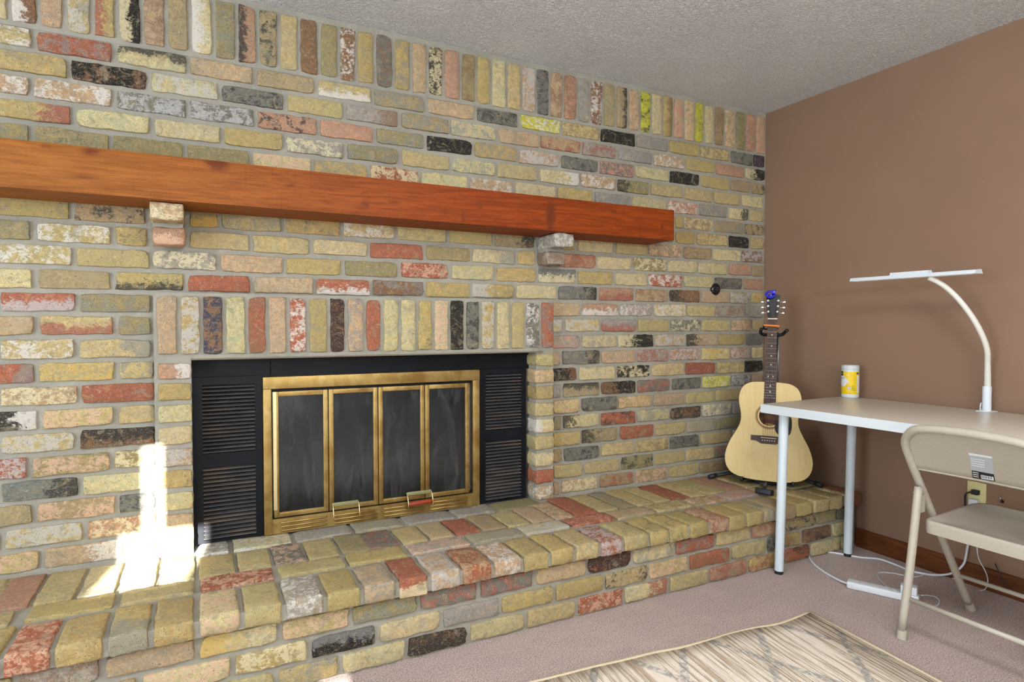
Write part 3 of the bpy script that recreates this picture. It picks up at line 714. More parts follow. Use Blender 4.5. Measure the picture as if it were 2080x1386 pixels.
# track rails top and bottom
MB().box((fx0+.030, IY+.000, bz0+.058), (fx1-.032, IY+.012, bz0+.066)).build('door_track', M_BLACK, ins)
MB().box((fx0+.030, IY+.000, fz1-.060), (fx1-.032, IY+.012, fz1-.046)).build('door_track', M_BLACK, ins)
dx = [ip(554.5, 900).x, ip(666.5, 900).x, ip(767, 900).x, ip(861.5, 900).x, ip(952, 900).x]
dz0, dz1 = ip(610, 1043).z+.0, fz1-.058
dz0 = .345
M_PALEBRASS = simple('bright_worn_brass', (226, 212, 164), .35, .75)
for i in range(4):
    a, b = dx[i]+.0015, dx[i+1]-.0015
    dr = empty('glass_door', ((a+b)/2, IY, dz0), None, None); del_ = dr; dr.parent = ins; dr.location = Vector(((a+b)/2, IY, dz0))-ins.location
    fwid = .0185
    d_ = MB().rbox((a, IY-.012, dz0), (a+fwid, IY-.002, dz1), .0015).rbox((b-fwid, IY-.012, dz0), (b, IY-.002, dz1), .0015).rbox((a+fwid, IY-.012, dz0), (b-fwid, IY-.002, dz0+fwid), .0015).rbox((a+fwid, IY-.012, dz1-fwid), (b-fwid, IY-.002, dz1), .0015)
    d_.build('door_frame', M_BRASS, dr, auto=True)
    MB().box((a+fwid-.002, IY-.006, dz0+fwid-.002), (b-fwid+.002, IY-.003, dz1-fwid+.002)).build('glass_pane', M_GLASS, dr)
MB().box((dx[0]-.0005, IY-.0135, dz0+.03), (dx[0]+.012, IY-.0115, dz1)).build('worn_strip', M_PALEBRASS, ins)
M_PATINA = simple('green_tarnished_brass', (150, 146, 104), .6, .5, scale=60, var=.4)
M_REDWOOD = wood_mat('red_brown_handle', (120, 44, 20), (176, 74, 40))
def handle(px0, px1, py, wood):
    p0 = ip(px0, py); p1 = ip(px1, py); z = p0.z
    e = bpy.data.objects.new('door_handle', None); COL.objects.link(e); e.parent = ins; e.location = Vector(((p0.x+p1.x)/2, IY, z))-ins.location
    MB().rbox((p0.x, IY-.022, z+.008), (p1.x, IY-.012, z+.024), .003).build('bracket_plate', M_PATINA, e, auto=True)
    for q in (p0.x, p1.x):
        MB().tube([(q, IY-.012, z+.018), (q, IY-.028, z+.012), (q, IY-.042, z-.022), (q+.001, IY-.036, z-.036)], .0022, 8, sub=3).build('handle_arm', M_PALEBRASS, e, smooth=True)
    if wood: MB().tube([(p0.x+.002, IY-.041, z-.020), (p0.x+.008, IY-.041, z-.020), (p1.x-.008, IY-.041, z-.020), (p1.x-.002, IY-.041, z-.020)], [.006, .0095, .0095, .006], 12).build('handle_grip', M_REDWOOD, e, smooth=True)
handle(674, 726, 1032, False); handle(824, 873, 1010, True)
# firebox and mesh curtain behind the doors
MB().box((fx0, IY+.45, HZ), (fx1, IY+.47, .95)).box((fx0-.02, IY+.03, HZ), (fx0, IY+.45, .95)).box((fx1, IY+.03, HZ), (fx1+.02, IY+.45, .95)).box((fx0, IY+.03, HZ-.01), (fx1, IY+.45, HZ+.01)).box((fx0, IY+.03, .93), (fx1, IY+.45, .95)).build('firebox', M_FIREBOX, ins)
vs = []; fs = []; n_ = 160
for i in range(n_+1):
    x = fx0+.01+(fx1-fx0-.02)*i/n_; y = IY+.030+.006*math.sin(x*62+2*math.sin(x*9))
    vs += [(x, y, .30), (x, y+.004*math.sin(x*40), .86)]
for i in range(n_): fs.append((2*i, 2*i+2, 2*i+3, 2*i+1))
obj('mesh_curtain', vs, fs, M_MESH, ins, True)
# ------------------------------------------------------------------ gas valve plate on the wall
gv = empty('gas_valve_plate', (un(1453, 588, 1, D).x, D, 1.283), 'small round black valve cover on the brick wall near the corner', 'valve cover')
Mx = Matrix.Translation(gv.location) @ Matrix.Rotation(math.radians(90), 4, 'X')
M_BLKGLOSS = simple('glossy_black', (22, 22, 24), .25)
M_BLKPLAST = simple('matte_black_plastic', (24, 25, 30), .5)
MB().lathe([(.032, -.004), (.032, .004), (.028, .009), (.016, .013), (.0, .0135)], 32, Mx).build('rosette', M_BLKGLOSS, gv, smooth=True)
MB().lathe([(.010, .012), (.010, .017), (.006, .017), (.006, .010), (0, .010)], 20, Mx).build('key_socket', simple('dull_steel', (110, 108, 104), .35, .9), gv, auto=True)
# ------------------------------------------------------------------ desk
M_DESK = simple('lit_edge_laminate', (208, 216, 222), .32, var=.02, scale=4)  # edge copy of the desk white, cool window light in its colour
M_WHITELEG = simple('white_enamel', (205, 216, 224), .3, var=.02)
TZ = .740; ta = -.050
desk = empty('white_desk', (2.208, 1.934, 0), 'white laminate desk on round legs against the brown wall', 'desk')
TM = Matrix.Translation((2.208, 1.934, 0)) @ Matrix.Rotation(.050, 4, 'Z')
M_DTOP = simple('shaded_top_laminate', (206, 198, 184), .30, var=.02, scale=4)  # same white laminate, the top's dimmer warm light put into the colour
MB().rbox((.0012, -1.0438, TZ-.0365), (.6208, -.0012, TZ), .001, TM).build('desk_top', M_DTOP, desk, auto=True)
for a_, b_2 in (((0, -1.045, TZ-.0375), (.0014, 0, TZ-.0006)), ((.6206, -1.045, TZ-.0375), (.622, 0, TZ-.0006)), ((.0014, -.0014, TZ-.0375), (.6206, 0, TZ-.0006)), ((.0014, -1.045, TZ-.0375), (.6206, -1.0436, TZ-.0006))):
    MB().box(a_, b_2, TM).build('lit_edge', M_DESK, desk)  # thin strips that carry the lit edge colour
def leg(foot, top):
    f_ = Vector(foot); t_ = Vector(top); d_ = (t_-f_)
    o = MB().tube([f_+d_*.02, f_+d_*.5, t_], [.0185, .0195, .0205], 24).build('leg', M_WHITELEG, desk, auto=True)
    MB().tube([f_, f_+d_*.021], .0175, 20).build('leg_foot', M_BLKPLAST, o, auto=True)
leg((2.250, 1.862, 0), (2.276, 1.866, .702)); leg((2.712, 1.860, 0), (2.735, 1.862, .702))
leg((2.335, .965, 0), (2.32, .975, .702)); leg((2.80, .985, 0), (2.79, .99, .702))
# ------------------------------------------------------------------ wipes canister
cx, cy = un(1726.5, 809, 2, TZ).x, un(1726.5, 809, 2, TZ).y
vd = Vector((cx, cy, 0)).normalized(); CR_ = .0385; cx += vd.x*CR_; cy += vd.y*CR_; 
can = empty('wipes_canister', (cx, cy, TZ), 'yellow and white canister of disinfecting wipes standing on the desk', 'canister')
CM = Matrix.Translation((cx, cy, TZ)) @ Matrix.Rotation(math.atan2(-vd.y, -vd.x), 4, 'Z')   # local +x faces the camera
M_CANW = simple('pale_translucent_plastic', (206, 214, 212), .35, var=.03)
MB().lathe([(.034, 0), (.0375, .003), (CR_, .012), (CR_, .131), (.037, .135)], 40, CM).build('bottle', M_CANW, can, auto=True)
MB().lathe([(.0385, .133), (.0392, .136), (.0390, .150), (.036, .156), (.018, .1575), (0, .158)], 40, CM).build('lid', simple('canister_lid', (196, 202, 204), .35), can, auto=True)
M_YEL = simple('yellow_label', (232, 196, 22), .4, var=.03); M_LW = simple('label_white', (222, 222, 224), .4, var=.02); M_LB = simple('label_black', (28, 28, 30), .5)
M_LBLUE = simple('label_blue', (66, 84, 140), .5)
def wrap(name, poly, rad, mat, n=1):          # flat print on the curved side: poly in (u = along the girth, positive to the right; z)
    vs = []; 
    def W(u, z):
        a = u/CR_; return CM @ Vector((rad*math.cos(a), rad*math.sin(a), z))
    m = MB()
    for q in poly:
        us = q; N_ = 8
        for k in range(N_):
            t0, t1 = k/N_, (k+1)/N_
            (u0, z0a, z0b), (u1, z1a, z1b) = q
            a0 = u0+(u1-u0)*t0; a1 = u0+(u1-u0)*t1
            m.add([W(a0, z0a+(z1a-z0a)*t0), W(a1, z0a+(z1a-z0a)*t1), W(a1, z0b+(z1b-z0b)*t1), W(a0, z0b+(z1b-z0b)*t0)], [(0, 1, 2, 3)])
    return m.build(name, mat, can, smooth=False)
G = CR_*math.pi*.98
wrap('label', [((-G, .018, .126), (-G/2, .018, .126)), ((-G/2, .018, .126), (0, .018, .126)), ((0, .018, .126), (G/2, .018, .126)), ((G/2, .018, .126), (G, .018, .126))], CR_+.0003, M_YEL)
sg_ = 1
wrap('label_field', [((-.058, .058, .108), (-.028, .052, .106)), ((-.028, .052, .106), (-.010, .074, .086)), ((-.010, .074, .086), (-.005, .078, .080))], CR_+.0006, M_LW)
wrap('label_field', [((.031, .026, .108), (.055, .022, .108))], CR_+.0006, M_LW)
wrap('label_mark', [((-.052, .105, .127), (-.034, .105, .127))], CR_+.0009, M_LB)
wrap('label_mark', [((.028, .114, .122), (.044, .114, .122))], CR_+.0009, M_LBLUE)
wrap('label_mark', [((-.012, .046, .0465), (.000, .046, .0465))], CR_+.0004, M_YEL)
def text_on(name, body, size, M, mat, parent, wrapr=None, off=(0, 0)):
    c = bpy.data.curves.new(name, 'FONT'); c.body = body; c.size = size; c.align_x = 'LEFT'; c.resolution_u = 2
    o = bpy.data.objects.new('tmp', c); COL.objects.link(o)
    dg = bpy.context.evaluated_depsgraph_get(); me = bpy.data.meshes.new_from_object(o.evaluated_get(dg))
    vs = [v.co.copy() for v in me.vertices]; fs = [tuple(p.vertices) for p in me.polygons]
    bpy.data.objects.remove(o); bpy.data.curves.remove(c)
    if wrapr:
        vs = [M @ Vector((wrapr*math.cos((v.x+off[0])/CR_), wrapr*math.sin((v.x+off[0])/CR_), v.y+off[1])) for v in vs]
    else: vs = [M @ Vector((v.x+off[0], 0, v.y+off[1])) for v in vs]
    return obj(name, vs, fs, mat, parent)
text_on('label_text', 'DISINFECTING\n      WIPES', .0105, CM, M_LBLUE, can, CR_+.0012, (-.092, .091))
text_on('label_text', 'Do\nNot\nFlush', .0085, CM, M_LB, can, CR_+.0012, (.006, .053))
text_on('label_text', 'M', .011, CM, M_LW, can, CR_+.0014, (-.048, .112))
def disc(u, z, r, mat, rad):
    m = MB(); c = []
    for k in range(20):
        a = 2*math.pi*k/20; uu = u+r*math.cos(a); zz = z+r*math.sin(a); an = uu/CR_
        c.append(CM @ Vector((rad*math.cos(an), rad*math.sin(an), zz)))
    m.add(c, [tuple(range(20))]); m.build('label_mark', mat, can)
disc(-.005, .048, .0078, M_LB, CR_+.0009); disc(-.005, .048, .0066, M_LW, CR_+.0012)
wrap('label_mark', [((-.0085, .043, .046), (-.0015, .050, .053))], CR_+.0014, M_LBLUE)
for u, z, r in ((-.019, .118, .0018), (-.009, .121, .0022), (-.010, .108, .0028)): disc(u, z, r, M_LW, CR_+.0009)
for k in range(4): wrap('label_mark', [((-.020, .031-k*.004, .0316-k*.004), (.003, .031-k*.004, .0316-k*.004))], CR_+.0009, simple('label_orange', (206, 140, 30), .5))
# ------------------------------------------------------------------ desk lamp
M_LAMPW = simple('white_lamp_plastic', (214, 222, 230), .35, var=.02)
lb = un(2004, 836, 2, TZ); lamp = empty('desk_lamp', (lb.x, lb.y, TZ), 'white gooseneck desk lamp with a long flat bar head on the desk', 'lamp')
MB().rbox((lb.x-.028, lb.y-.026, TZ), (lb.x+.028, lb.y+.026, TZ+.003), .001).build('clamp_plate', M_LAMPW, lamp)
pz = un(2005, 785, 0, lb.x).z
MB().tube([(lb.x, lb.y, TZ+.003), (lb.x, lb.y, pz)], .0155, 24).build('post', M_LAMPW, lamp, auto=True)
HX = 2.655
path = [(2006, 790), (2006, 741), (2005, 711), (1994, 679), (1974, 643), (1945, 606), (1915, 579), (1886, 564)]
pp = []
for i, (a, b) in enumerate(path):
    t_ = i/(len(path)-1); pp.append(un(a, b, 0, lb.x+(HX-lb.x)*t_**1.2))
MB().tube(pp, [.0125]+[.0105]*7, 14, sub=5).build('gooseneck', simple('white_gooseneck', (216, 213, 204), .4, var=.01, scale=3), lamp, smooth=True)
h0 = un(1733, 571, 0, HX); h1 = un(1988, 551, 0, HX); hz = (h0.z+h1.z)/2
head = MB().prism([(HX-.026, hz-.006), (HX-.020, hz+.008), (HX+.020, hz+.012), (HX+.030, hz-.006)], h1.y, h0.y, ax=1).build('lamp_head', M_LAMPW, lamp)
MB().box((HX-.018, h1.y+.012, hz-.0075), (HX+.02, h0.y-.012, hz-.006)).build('diffuser', simple('led_diffuser', (236, 236, 230), .5), head)
hm0 = un(1812, 556, 0, HX).y; hm1 = un(1889, 551, 0, HX).y
MB().prism([(HX-.018, hz+.006), (HX-.014, hz+.020), (HX+.012, hz+.021), (HX+.018, hz+.006)], hm1, hm0, ax=1).build('pivot_housing', M_LAMPW, lamp)
MB().tube([(lb.x-.018, lb.y+.01, TZ+.003), (lb.x-.024, lb.y+.012, TZ+.02), (lb.x-.017, lb.y+.012, TZ+.035), (lb.x-.022, lb.y+.014, TZ+.004)], .0018, 6, sub=4).build('cord', M_LAMPW, lamp, smooth=True)
# ------------------------------------------------------------------ acoustic guitar
def ray(px, py, r):
    d = RT*((px-1040)/F)+UP*(-(py-693)/F)+FW; h_ = math.hypot(d.x, d.y); return CAM+d*(r/h_)
GB = ray(1558, 978, 3.30); GT = ray(1571, 598, 3.43)
gz = (GT-GB).normalized(); gx = Vector((.652, -.758, 0)); gx = (gx-gz*gx.dot(gz)).normalized(); gy = gz.cross(gx)
GM = Matrix(((gx.x, gy.x, gz.x, GB.x), (gx.y, gy.y, gz.y, GB.y), (gx.z, gy.z, gz.z, GB.z), (0, 0, 0, 1)))
GL = (GT-GB).length; k_ = GL/.945
gtr = empty('acoustic_guitar', GB, 'natural spruce acoustic guitar with black pickguard standing in the corner on the hearth', 'guitar')
def cat(P, n):
    out = []; m_ = len(P)
    for i in range(m_-1):
        p0 = P[max(i-1, 0)]; p1 = P[i]; p2 = P[i+1]; p3 = P[min(i+2, m_-1)]
        for k in range(n):
            t = k/n; out.append(tuple(.5*(2*p1[a]+(p2[a]-p0[a])*t+(2*p0[a]-5*p1[a]+4*p2[a]-p3[a])*t*t+(3*p1[a]-p0[a]-3*p2[a]+p3[a])*t**3) for a in (0, 1)))
    out.append(P[-1]); return out
half = cat([(0, .494), (.05, .494), (.095, .488), (.128, .466), (.144, .428), (.145, .385), (.137, .345), (.133, .31), (.138, .275), (.156, .235), (.180, .19), (.198, .14), (.203, .10), (.194, .058), (.168, .026), (.12, .008), (.06, .001), (0, 0)], 4)
out2 = [(x*k_, z*k_) for x, z in half]+[(-x*k_, z*k_) for x, z in reversed(half[1:-1])]
M_SPRUCE = wood_mat('natural_spruce_top', (206, 178, 116), (218, 192, 132), ax='z', rough=.28, coat=.3, dist=.5)
M_GSIDE = wood_mat('dark_mahogany_side', (46, 28, 18), (70, 42, 26), rough=.25, coat=.4)
M_FRET = wood_mat('rosewood_fingerboard', (48, 30, 26), (70, 46, 40), ax='z', rough=.5)
M_CREAM = simple('cream_plastic', (226, 214, 184), .4); M_CHROME = simple('chrome', (210, 210, 212), .18, 1.); M_BLKLAQ = simple('black_lacquer', (12, 12, 13), .35, spec=.3)
dep = .10
# soundboard with a real sound hole
SH = (0, .322*k_); SR = .048*k_
def ring_poly(outer, c, r, y, M, n):
    m = MB(); no = len(outer)
    # match every outline vertex with a point on the hole
    inn = []
    for (x, z) in outer:
        a = math.atan2(z-c[1], x-c[0]); inn.append((c[0]+r*math.cos(a), c[1]+r*math.sin(a)))
    vs = [M @ Vector((x, y, z)) for x, z in outer]+[M @ Vector((x, y, z)) for x, z in inn]+[M @ Vector((x, y+.004, z)) for x, z in inn]
    fs = [(i, i+no, (i+1) % no+no, (i+1) % no) for i in range(no)]+[(i+no, i+2*no, (i+1) % no+2*no, (i+1) % no+no) for i in range(no)]
    return m.add(vs, fs)
ring_poly(out2, SH, SR, 0, GM, 0).build('soundboard', M_SPRUCE, gtr)
m = MB(); no = len(out2)
m.add([GM @ Vector((x, 0, z)) for x, z in out2]+[GM @ Vector((x, dep, z)) for x, z in out2]+[GM @ Vector((0, dep+.006, .22*k_))], [(i, (i+1) % no, (i+1) % no+no, i+no) for i in range(no)]+[(i+no, (i+1) % no+no, 2*no) for i in range(no)])
m.build('body', M_GSIDE, gtr, auto=True)
MB().add([GM @ Vector((x, dep-.004, z)) for x, z in ((-.09, .2), (.09, .2), (.09, .44), (-.09, .44))], [(0, 1, 2, 3)]).build('back_inside', simple('inside_wood', (120, 82, 48), .7), gtr)
lb_ = MB().box((-.028, dep-.007, .24), (.045, dep-.005, .305), GM).build('maker_label', simple('dark_red_label', (92, 26, 24), .6), gtr)
MB().box((-.02, dep-.009, .262), (.02, dep-.0075, .285), GM).build('label_emblem', simple('gold_print', (196, 150, 60), .5), lb_)
def annulus(r0, r1, y, mat, name):
    n = 48; vs = []
    for r in (r0, r1):
        for k in range(n): a = 2*math.pi*k/n; vs.append(GM @ Vector((SH[0]+r*math.cos(a), y, SH[1]+r*math.sin(a))))
    MB().add(vs, [(k, (k+1) % n, n+(k+1) % n, n+k) for k in range(n)]).build(name, mat, gtr)
M_ROS = simple('rosette_brown', (140, 98, 46), .35, scale=200, var=.3)
annulus(.050, .0515, -.0006, M_CREAM, 'rosette'); annulus(.054, .064, -.0006, M_ROS, 'rosette'); annulus(.066, .067, -.0006, M_ROS, 'rosette')
# binding line
m = MB()
m.tube([GM @ Vector((x, .001, z)) for x, z in out2+out2[:1]], .0013, 6, cap=False).build('binding', M_GSIDE, gtr, smooth=True)
# pickguard
pg = cat([(.030, .288), (.050, .305), (.078, .318), (.098, .325), (.104, .300), (.103, .262), (.094, .236), (.070, .228), (.045, .233), (.030, .252), (.027, .272), (.030, .288)], 4)[:-1]
MB().prism([(x, z) for x, z in pg], -.0012, .0002, GM).build('pickguard', M_BLKLAQ, gtr)
# bridge
br = [(-.082, .222), (-.05, .223), (.05, .223), (.082, .222), (.082, .198), (.055, .196), (.035, .184), (-.035, .184), (-.055, .196), (-.082, .198)]
brg = MB().prism(br, -.009, .0, GM).build('bridge', M_FRET, gtr)
MB().rbox((-.036, -.0125, .212), (.036, -.008, .2150), .0008, GM).build('saddle', M_CREAM, brg)
for k in range(6): MB().lathe([(.0028, 0), (.0028, .003), (0, .0042)], 10, GM @ Matrix.Translation((-.0275+k*.011, -.009, .2005)) @ Matrix.Rotation(math.pi/2, 4, 'X')).build('bridge_pin', M_CREAM, brg, smooth=True)
# neck, fingerboard, frets, headstock
nut = .815*k_
MB().prism([(-.028, .455), (.028, .455), (.0215, nut), (-.0215, nut)], .0, .022, GM).build('neck', M_GSIDE, gtr)
fbz = .372
FB = MB().prism([(-.0285, fbz), (.0285, fbz), (.0215, nut), (-.0215, nut)], -.0065, .0, GM).build('fingerboard', M_FRET, gtr)
sc = nut-.213
def fz(n): return nut-sc*(1-2**(-n/12))
def fw(z): return .0215+(nut-z)/(nut-fbz)*.007
for n in range(1, 20):
    z = fz(n)
    if z < fbz+.003: break
    MB().rbox((-fw(z), -.0085, z-.0008), (fw(z), -.006, z+.0008), .0006, GM).build('fret', M_CHROME, FB)
for n in (3, 5, 7, 9, 12, 15, 17):
    z = (fz(n)+fz(n-1))/2
    for dx_ in ((-.012, .012) if n == 12 else (0,)):
        MB().lathe([(.0032, 0), (0, .0002)], 12, GM @ Matrix.Translation((dx_, -.0066, z)) @ Matrix.Rotation(math.pi/2, 4, 'X')).build('fret_dot', M_CREAM, FB)
MB().rbox((-.0225, -.010, nut-.001), (.0225, 0, nut+.005), .001, GM).build('nut', M_CREAM, gtr)
hs = [(-.0215, nut+.004), (.0215, nut+.004), (.028, nut+.028), (.034, GL-.004), (.010, GL), (-.010, GL), (-.034, GL-.004), (-.028, nut+.028)]
HS = MB().prism(hs, -.001, .015, GM).build('headstock', M_BLKLAQ, gtr)
for s_ in (-1, 1):
    for i in range(3):
        z = nut+.040+i*.0285; x = s_*(.0205+i*.002)
        MB().lathe([(.006, 0), (.006, .002), (.0032, .003), (.0030, .010), (0, .0105)], 14, GM @ Matrix.Translation((x, -.001, z)) @ Matrix.Rotation(math.pi/2, 4, 'X')).build('tuning_post', M_CHROME, HS, auto=True)
        xe = s_*(.030+i*.002)
        MB().tube([(xe, .020, z-.004), (xe+s_*.014, .020, z-.004)], .002, 8, GM).rbox((xe+s_*.018-.008, .016, z-.010), (xe+s_*.018+.008, .024, z+.002), .0035, GM).build('tuning_key', M_CHROME, HS, auto=True)
for k in range(6):
    x0 = -.0275+k*.011; x1 = -.0165+k*.0066
    xp, zp = (-1 if k < 3 else 1)*(.0205+(k if k < 3 else 5-k)*.002), nut+.040+(k if k < 3 else 5-k)*.0285
    MB().tube([(x0, -.0125, .2135), (x1, -.0105, nut+.002), (xp*.93, -.006, zp)], .0006, 5, GM).build('string', simple('bronze_string', (120, 96, 62), .35, .8) if k == 0 else bpy.data.materials['bronze_string'], gtr, smooth=True)
# capo (orange) and clip-on tuner (blue)
capo = empty('guitar_capo', GM @ Vector((0, 0, nut-.032)), 'orange capo clamped across the guitar neck below the headstock', 'capo')
zc = nut-.035
CA = GM @ Matrix.Translation((0, 0, zc)) @ Matrix.Rotation(math.radians(3), 4, 'Y')
MB().rbox((-.042, -.022, -.005), (.034, -.011, .005), .004, CA).build('capo_bar', simple('orange_metal', (216, 120, 36), .4), capo, auto=True)
MB().tube([(-.038, -.016, 0), (-.040, .0, -.010), (-.034, .026, -.014), (.0, .034, -.010), (.03, .030, -.006)], .004, 8, CA, sub=4).build('capo_jaw', M_BLKPLAST, capo, smooth=True)
tun = empty('clip_on_tuner', GM @ Vector((-.012, -.02, GL)), 'small blue clip-on tuner on top of the guitar headstock', 'tuner')
TMx = GM @ Matrix.Translation((-.014, -.010, GL-.004))
M_BLUE = simple('shiny_blue_plastic', (28, 34, 190), .22)
pts = [(.020*math.cos(a), -.008+.003*math.sin(3*a), .015*math.sin(a)) for a in [2*math.pi*k/16 for k in range(17)]]
MB().tube(pts, .0058, 8, TMx).build('tuner_ring', M_BLUE, tun, smooth=True)
MB().rbox((.006, -.014, .002), (.026, .004, .022), .004, TMx).rbox((-.006, .0, -.014), (.010, .028, .004), .003, TMx).build('tuner_clip', M_BLUE, tun, auto=True)
# ------------------------------------------------------------------ guitar stand
st_ = empty('guitar_stand', (2.53, 2.19, HZ), 'black tubular folding guitar stand holding the guitar on the hearth', 'guitar stand')
fa = un(1442, 969, 2, HZ+.012); fb_ = un(1668, 987, 2, HZ+.012); fc = un(1552, 1000, 2, HZ+.014)
hub = GM @ Vector((0, dep+.05, .03)); hub.z = HZ+.11
for nm, q in (('leg', fa), ('leg', fb_)):
    d_ = (q-hub)
    MB().tube([hub, hub+d_*.25+Vector((0, 0, -.02)), q], .009, 12, sub=4).build('leg', M_BLKPLAST, st_, smooth=True)
    MB().tube([q-d_*.12, q-d_*.03, q+d_*.03], [.011, .013, .010], 12).build('rubber_foot', M_BLKPLAST, st_, smooth=True)
cr0 = GM @ Vector((0, -.012, -.022))
MB().tube([hub, (hub+cr0)/2+Vector((0, 0, -.035)), Vector((fc.x, fc.y, HZ+.03))], .009, 12, sub=5).build('leg', M_BLKPLAST, st_, smooth=True)
FM = Matrix.Translation((fc.x, fc.y, HZ)) @ Matrix.Rotation(math.atan2(gx.y, gx.x)-.35, 4, 'Z')
MB().rbox((-.042, -.012, .002), (.036, .03, .030), .006, FM @ Matrix.Rotation(-.25, 4, 'X')).build('front_foot', M_BLKPLAST, st_, auto=True)
for s_ in (-1, 1):
    MB().tube([GM @ Vector((0, dep+.03, .02)), GM @ Vector((s_*.10, dep+.02, -.004)), GM @ Vector((s_*.115, .03, -.0085)), GM @ Vector((s_*.118, -.016, -.006)), GM @ Vector((s_*.118, -.020, .012))], .0075, 10, sub=5).build('cradle_arm', M_BLKPLAST, st_, smooth=True)
# dark curved rest seen under the body
arc = [GM @ Vector((.19*math.sin(a), dep+.004, .155-.175*math.cos(a))) for a in [math.radians(-62+124*k/20) for k in range(21)]]
MB().tube(arc, .010, 8).build('rest_arc', M_BLKPLAST, st_, smooth=True)
MB().tube([hub, GM @ Vector((.014, dep+.03, .4)), GM @ Vector((.020, .045, nut-.06))], .010, 12).build('upright', M_BLKPLAST, st_, smooth=True)
MB().tube([GM @ Vector((.034, .05, .50)), GM @ Vector((.031, .042, nut-.07))], .004, 8).build('upright_strip', simple('grey_metal_tube', (150, 156, 164), .3, .7), st_, smooth=True)
zy = nut-.062
MB().tube([GM @ Vector(q) for q in [(-.050, -.006, zy+.012), (-.054, .010, zy), (-.045, .030, zy-.012), (0, .038, zy-.014), (.045, .030, zy-.012), (.062, .012, zy+.002), (.070, -.004, zy+.008)]], .0085, 10, sub=4).build('neck_yoke', M_BLKPLAST, st_, smooth=True)
# ------------------------------------------------------------------ folding chair
M_CHAIR = simple('beige_powder_coat', (178, 170, 156), .38, var=.03)
YL, YR = 1.290, .845
chair = empty('folding_chair', (2.39, 1.07, 0), 'beige metal folding chair pulled up to the white desk, sticker on its back', 'chair')
r_ = .0135
# main tube: front foot - back - top arch - other front foot
def lx(z): return 2.618-.655*z                # lean of the main tube
ZT = .745
side = [(z, YL) for z in (.03, .2, .4, .55, .62)]
path = [(lx(z), y, z) for z, y in side]+[(lx(.68), YL-.006, .68), (lx(.722), YL-.035, .722), (lx(ZT), YL-.085, ZT), (lx(ZT+.008), (YL+YR)/2, ZT+.008)]
path += [(p[0], YL+YR-p[1], p[2]) for p in reversed(path[:-1])]
MB().tube(path, r_, 16, sub=5).build('front_leg_frame', M_CHAIR, chair, smooth=True)
for y in (YL, YR):
    MB().tube([(lx(0.004), y, .004), (lx(.03), y, .032)], [.0165, .0155], 14).build('foot_cap', M_CHAIR, chair, auto=True)
YLr, YRr = YL-.012+.006, YR+.006
piv = Vector((2.243, YL-.004, .505)); rf = Vector((2.158, YL-.014, .0))
for s_, (py_, fy_) in enumerate(((YL+.018, YL-.012), (YR-.018, YR+.012))):
    top = Vector((2.245, py_ if s_ else YL-.006, .512)); ft_ = Vector((2.160, fy_, .0))
    top.y = (YL-.010) if s_ == 0 else (YR+.010)
    MB().tube([ft_+Vector((0, 0, .03)), (ft_+top)/2+Vector((.004, 0, 0)), top-Vector((0, 0, .012)), top], [r_, r_, r_, r_*.7], 16, sub=3).build('leg', M_CHAIR, chair, smooth=True)
    MB().tube([ft_, ft_+Vector((.004, 0, .034))], [.0165, .0155], 14).build('foot_cap', M_CHAIR, chair, auto=True)
def zz(y0, y1, x, z, nm, r=.0085): MB().tube([(x, y0, z), (x, y1, z)], r, 12).build(nm, M_CHAIR, chair, smooth=True)
zz(YL-.014, YR+.014, 2.186, .138, 'stretcher', .0085); zz(YL, YR, lx(.155), .155, 'stretcher', .0080)
# backrest: curved sheet between the uprights
vs = []; nu, nv = 24, 8
zlo, zhi = .585, ZT+.004
for j in range(nv+1):
    for i in range(nu+1):
        u = i/nu; y = YL+(YR-YL)*u; z = zlo+(zhi-zlo)*j/nv
        # keep inside the arch
        e_ = min(u, 1-u)*(YL-YR); lim = ZT-.002
        if e_ < .085: lim = .655+(ZT-.657)*math.sin(math.acos(max(0, min(1, 1-e_/.085))))**1.0
        z = min(z, lim)
        x = lx(z)+.014*math.sin(math.pi*u)+.004
        vs.append((x, y, z))
for v in list(vs): vs.append((v[0]+.0025, v[1], v[2]))
W1 = nu+1; n1 = W1*(nv+1); fs = [(j*W1+i, j*W1+i+1, (j+1)*W1+i+1, (j+1)*W1+i) for j in range(nv) for i in range(nu)]
fs += [tuple(n1+q for q in reversed(f)) for f in fs]
for i in range(nu): fs.append((i, n1+i, n1+i+1, i+1))
obj('backrest', vs, fs, M_CHAIR, chair, True)
MB().tube([(lx(zlo)+.014*math.sin(math.pi*k/16)+.005, YL+(YR-YL)*k/16, zlo) for k in range(17)], .004, 8).build('backrest_edge', M_CHAIR, chair, smooth=True)
# seat pan
SZ = .415
sp = []
hw = (YL-YR)/2-.016; sx0, sx1 = 2.262, 2.62; yc = (YL+YR)/2
for (qx, qy, a0) in ((sx1-.055, yc+hw-.055, 0), (sx0+.03, yc+hw-.03, 90), (sx0+.03, yc-hw+.03, 180), (sx1-.055, yc-hw+.055, 270)):
    rr = .055 if qx > 2.5 else .03
    for k in range(7): a = math.radians(a0+90*k/6); sp.append((qx+rr*math.cos(a), qy+rr*math.sin(a)))
c_ = ((sx0+sx1)/2, yc); rings = [(1., -.045), (1., -.010), (.993, -.003), (.975, 0), (.93, -.001), (.88, -.006), (.5, -.011), (.0, -.012)]
vs = []; n_ = len(sp)
for s_, dz in rings:
    for (x, y) in sp: vs.append((c_[0]+(x-c_[0])*s_, c_[1]+(y-c_[1])*s_, SZ+dz-.03*(sx1-x)/(sx1-sx0)*0))
fs = [(j*n_+i, j*n_+(i+1) % n_, (j+1)*n_+(i+1) % n_, (j+1)*n_+i) for j in range(len(rings)-1) for i in range(n_)]
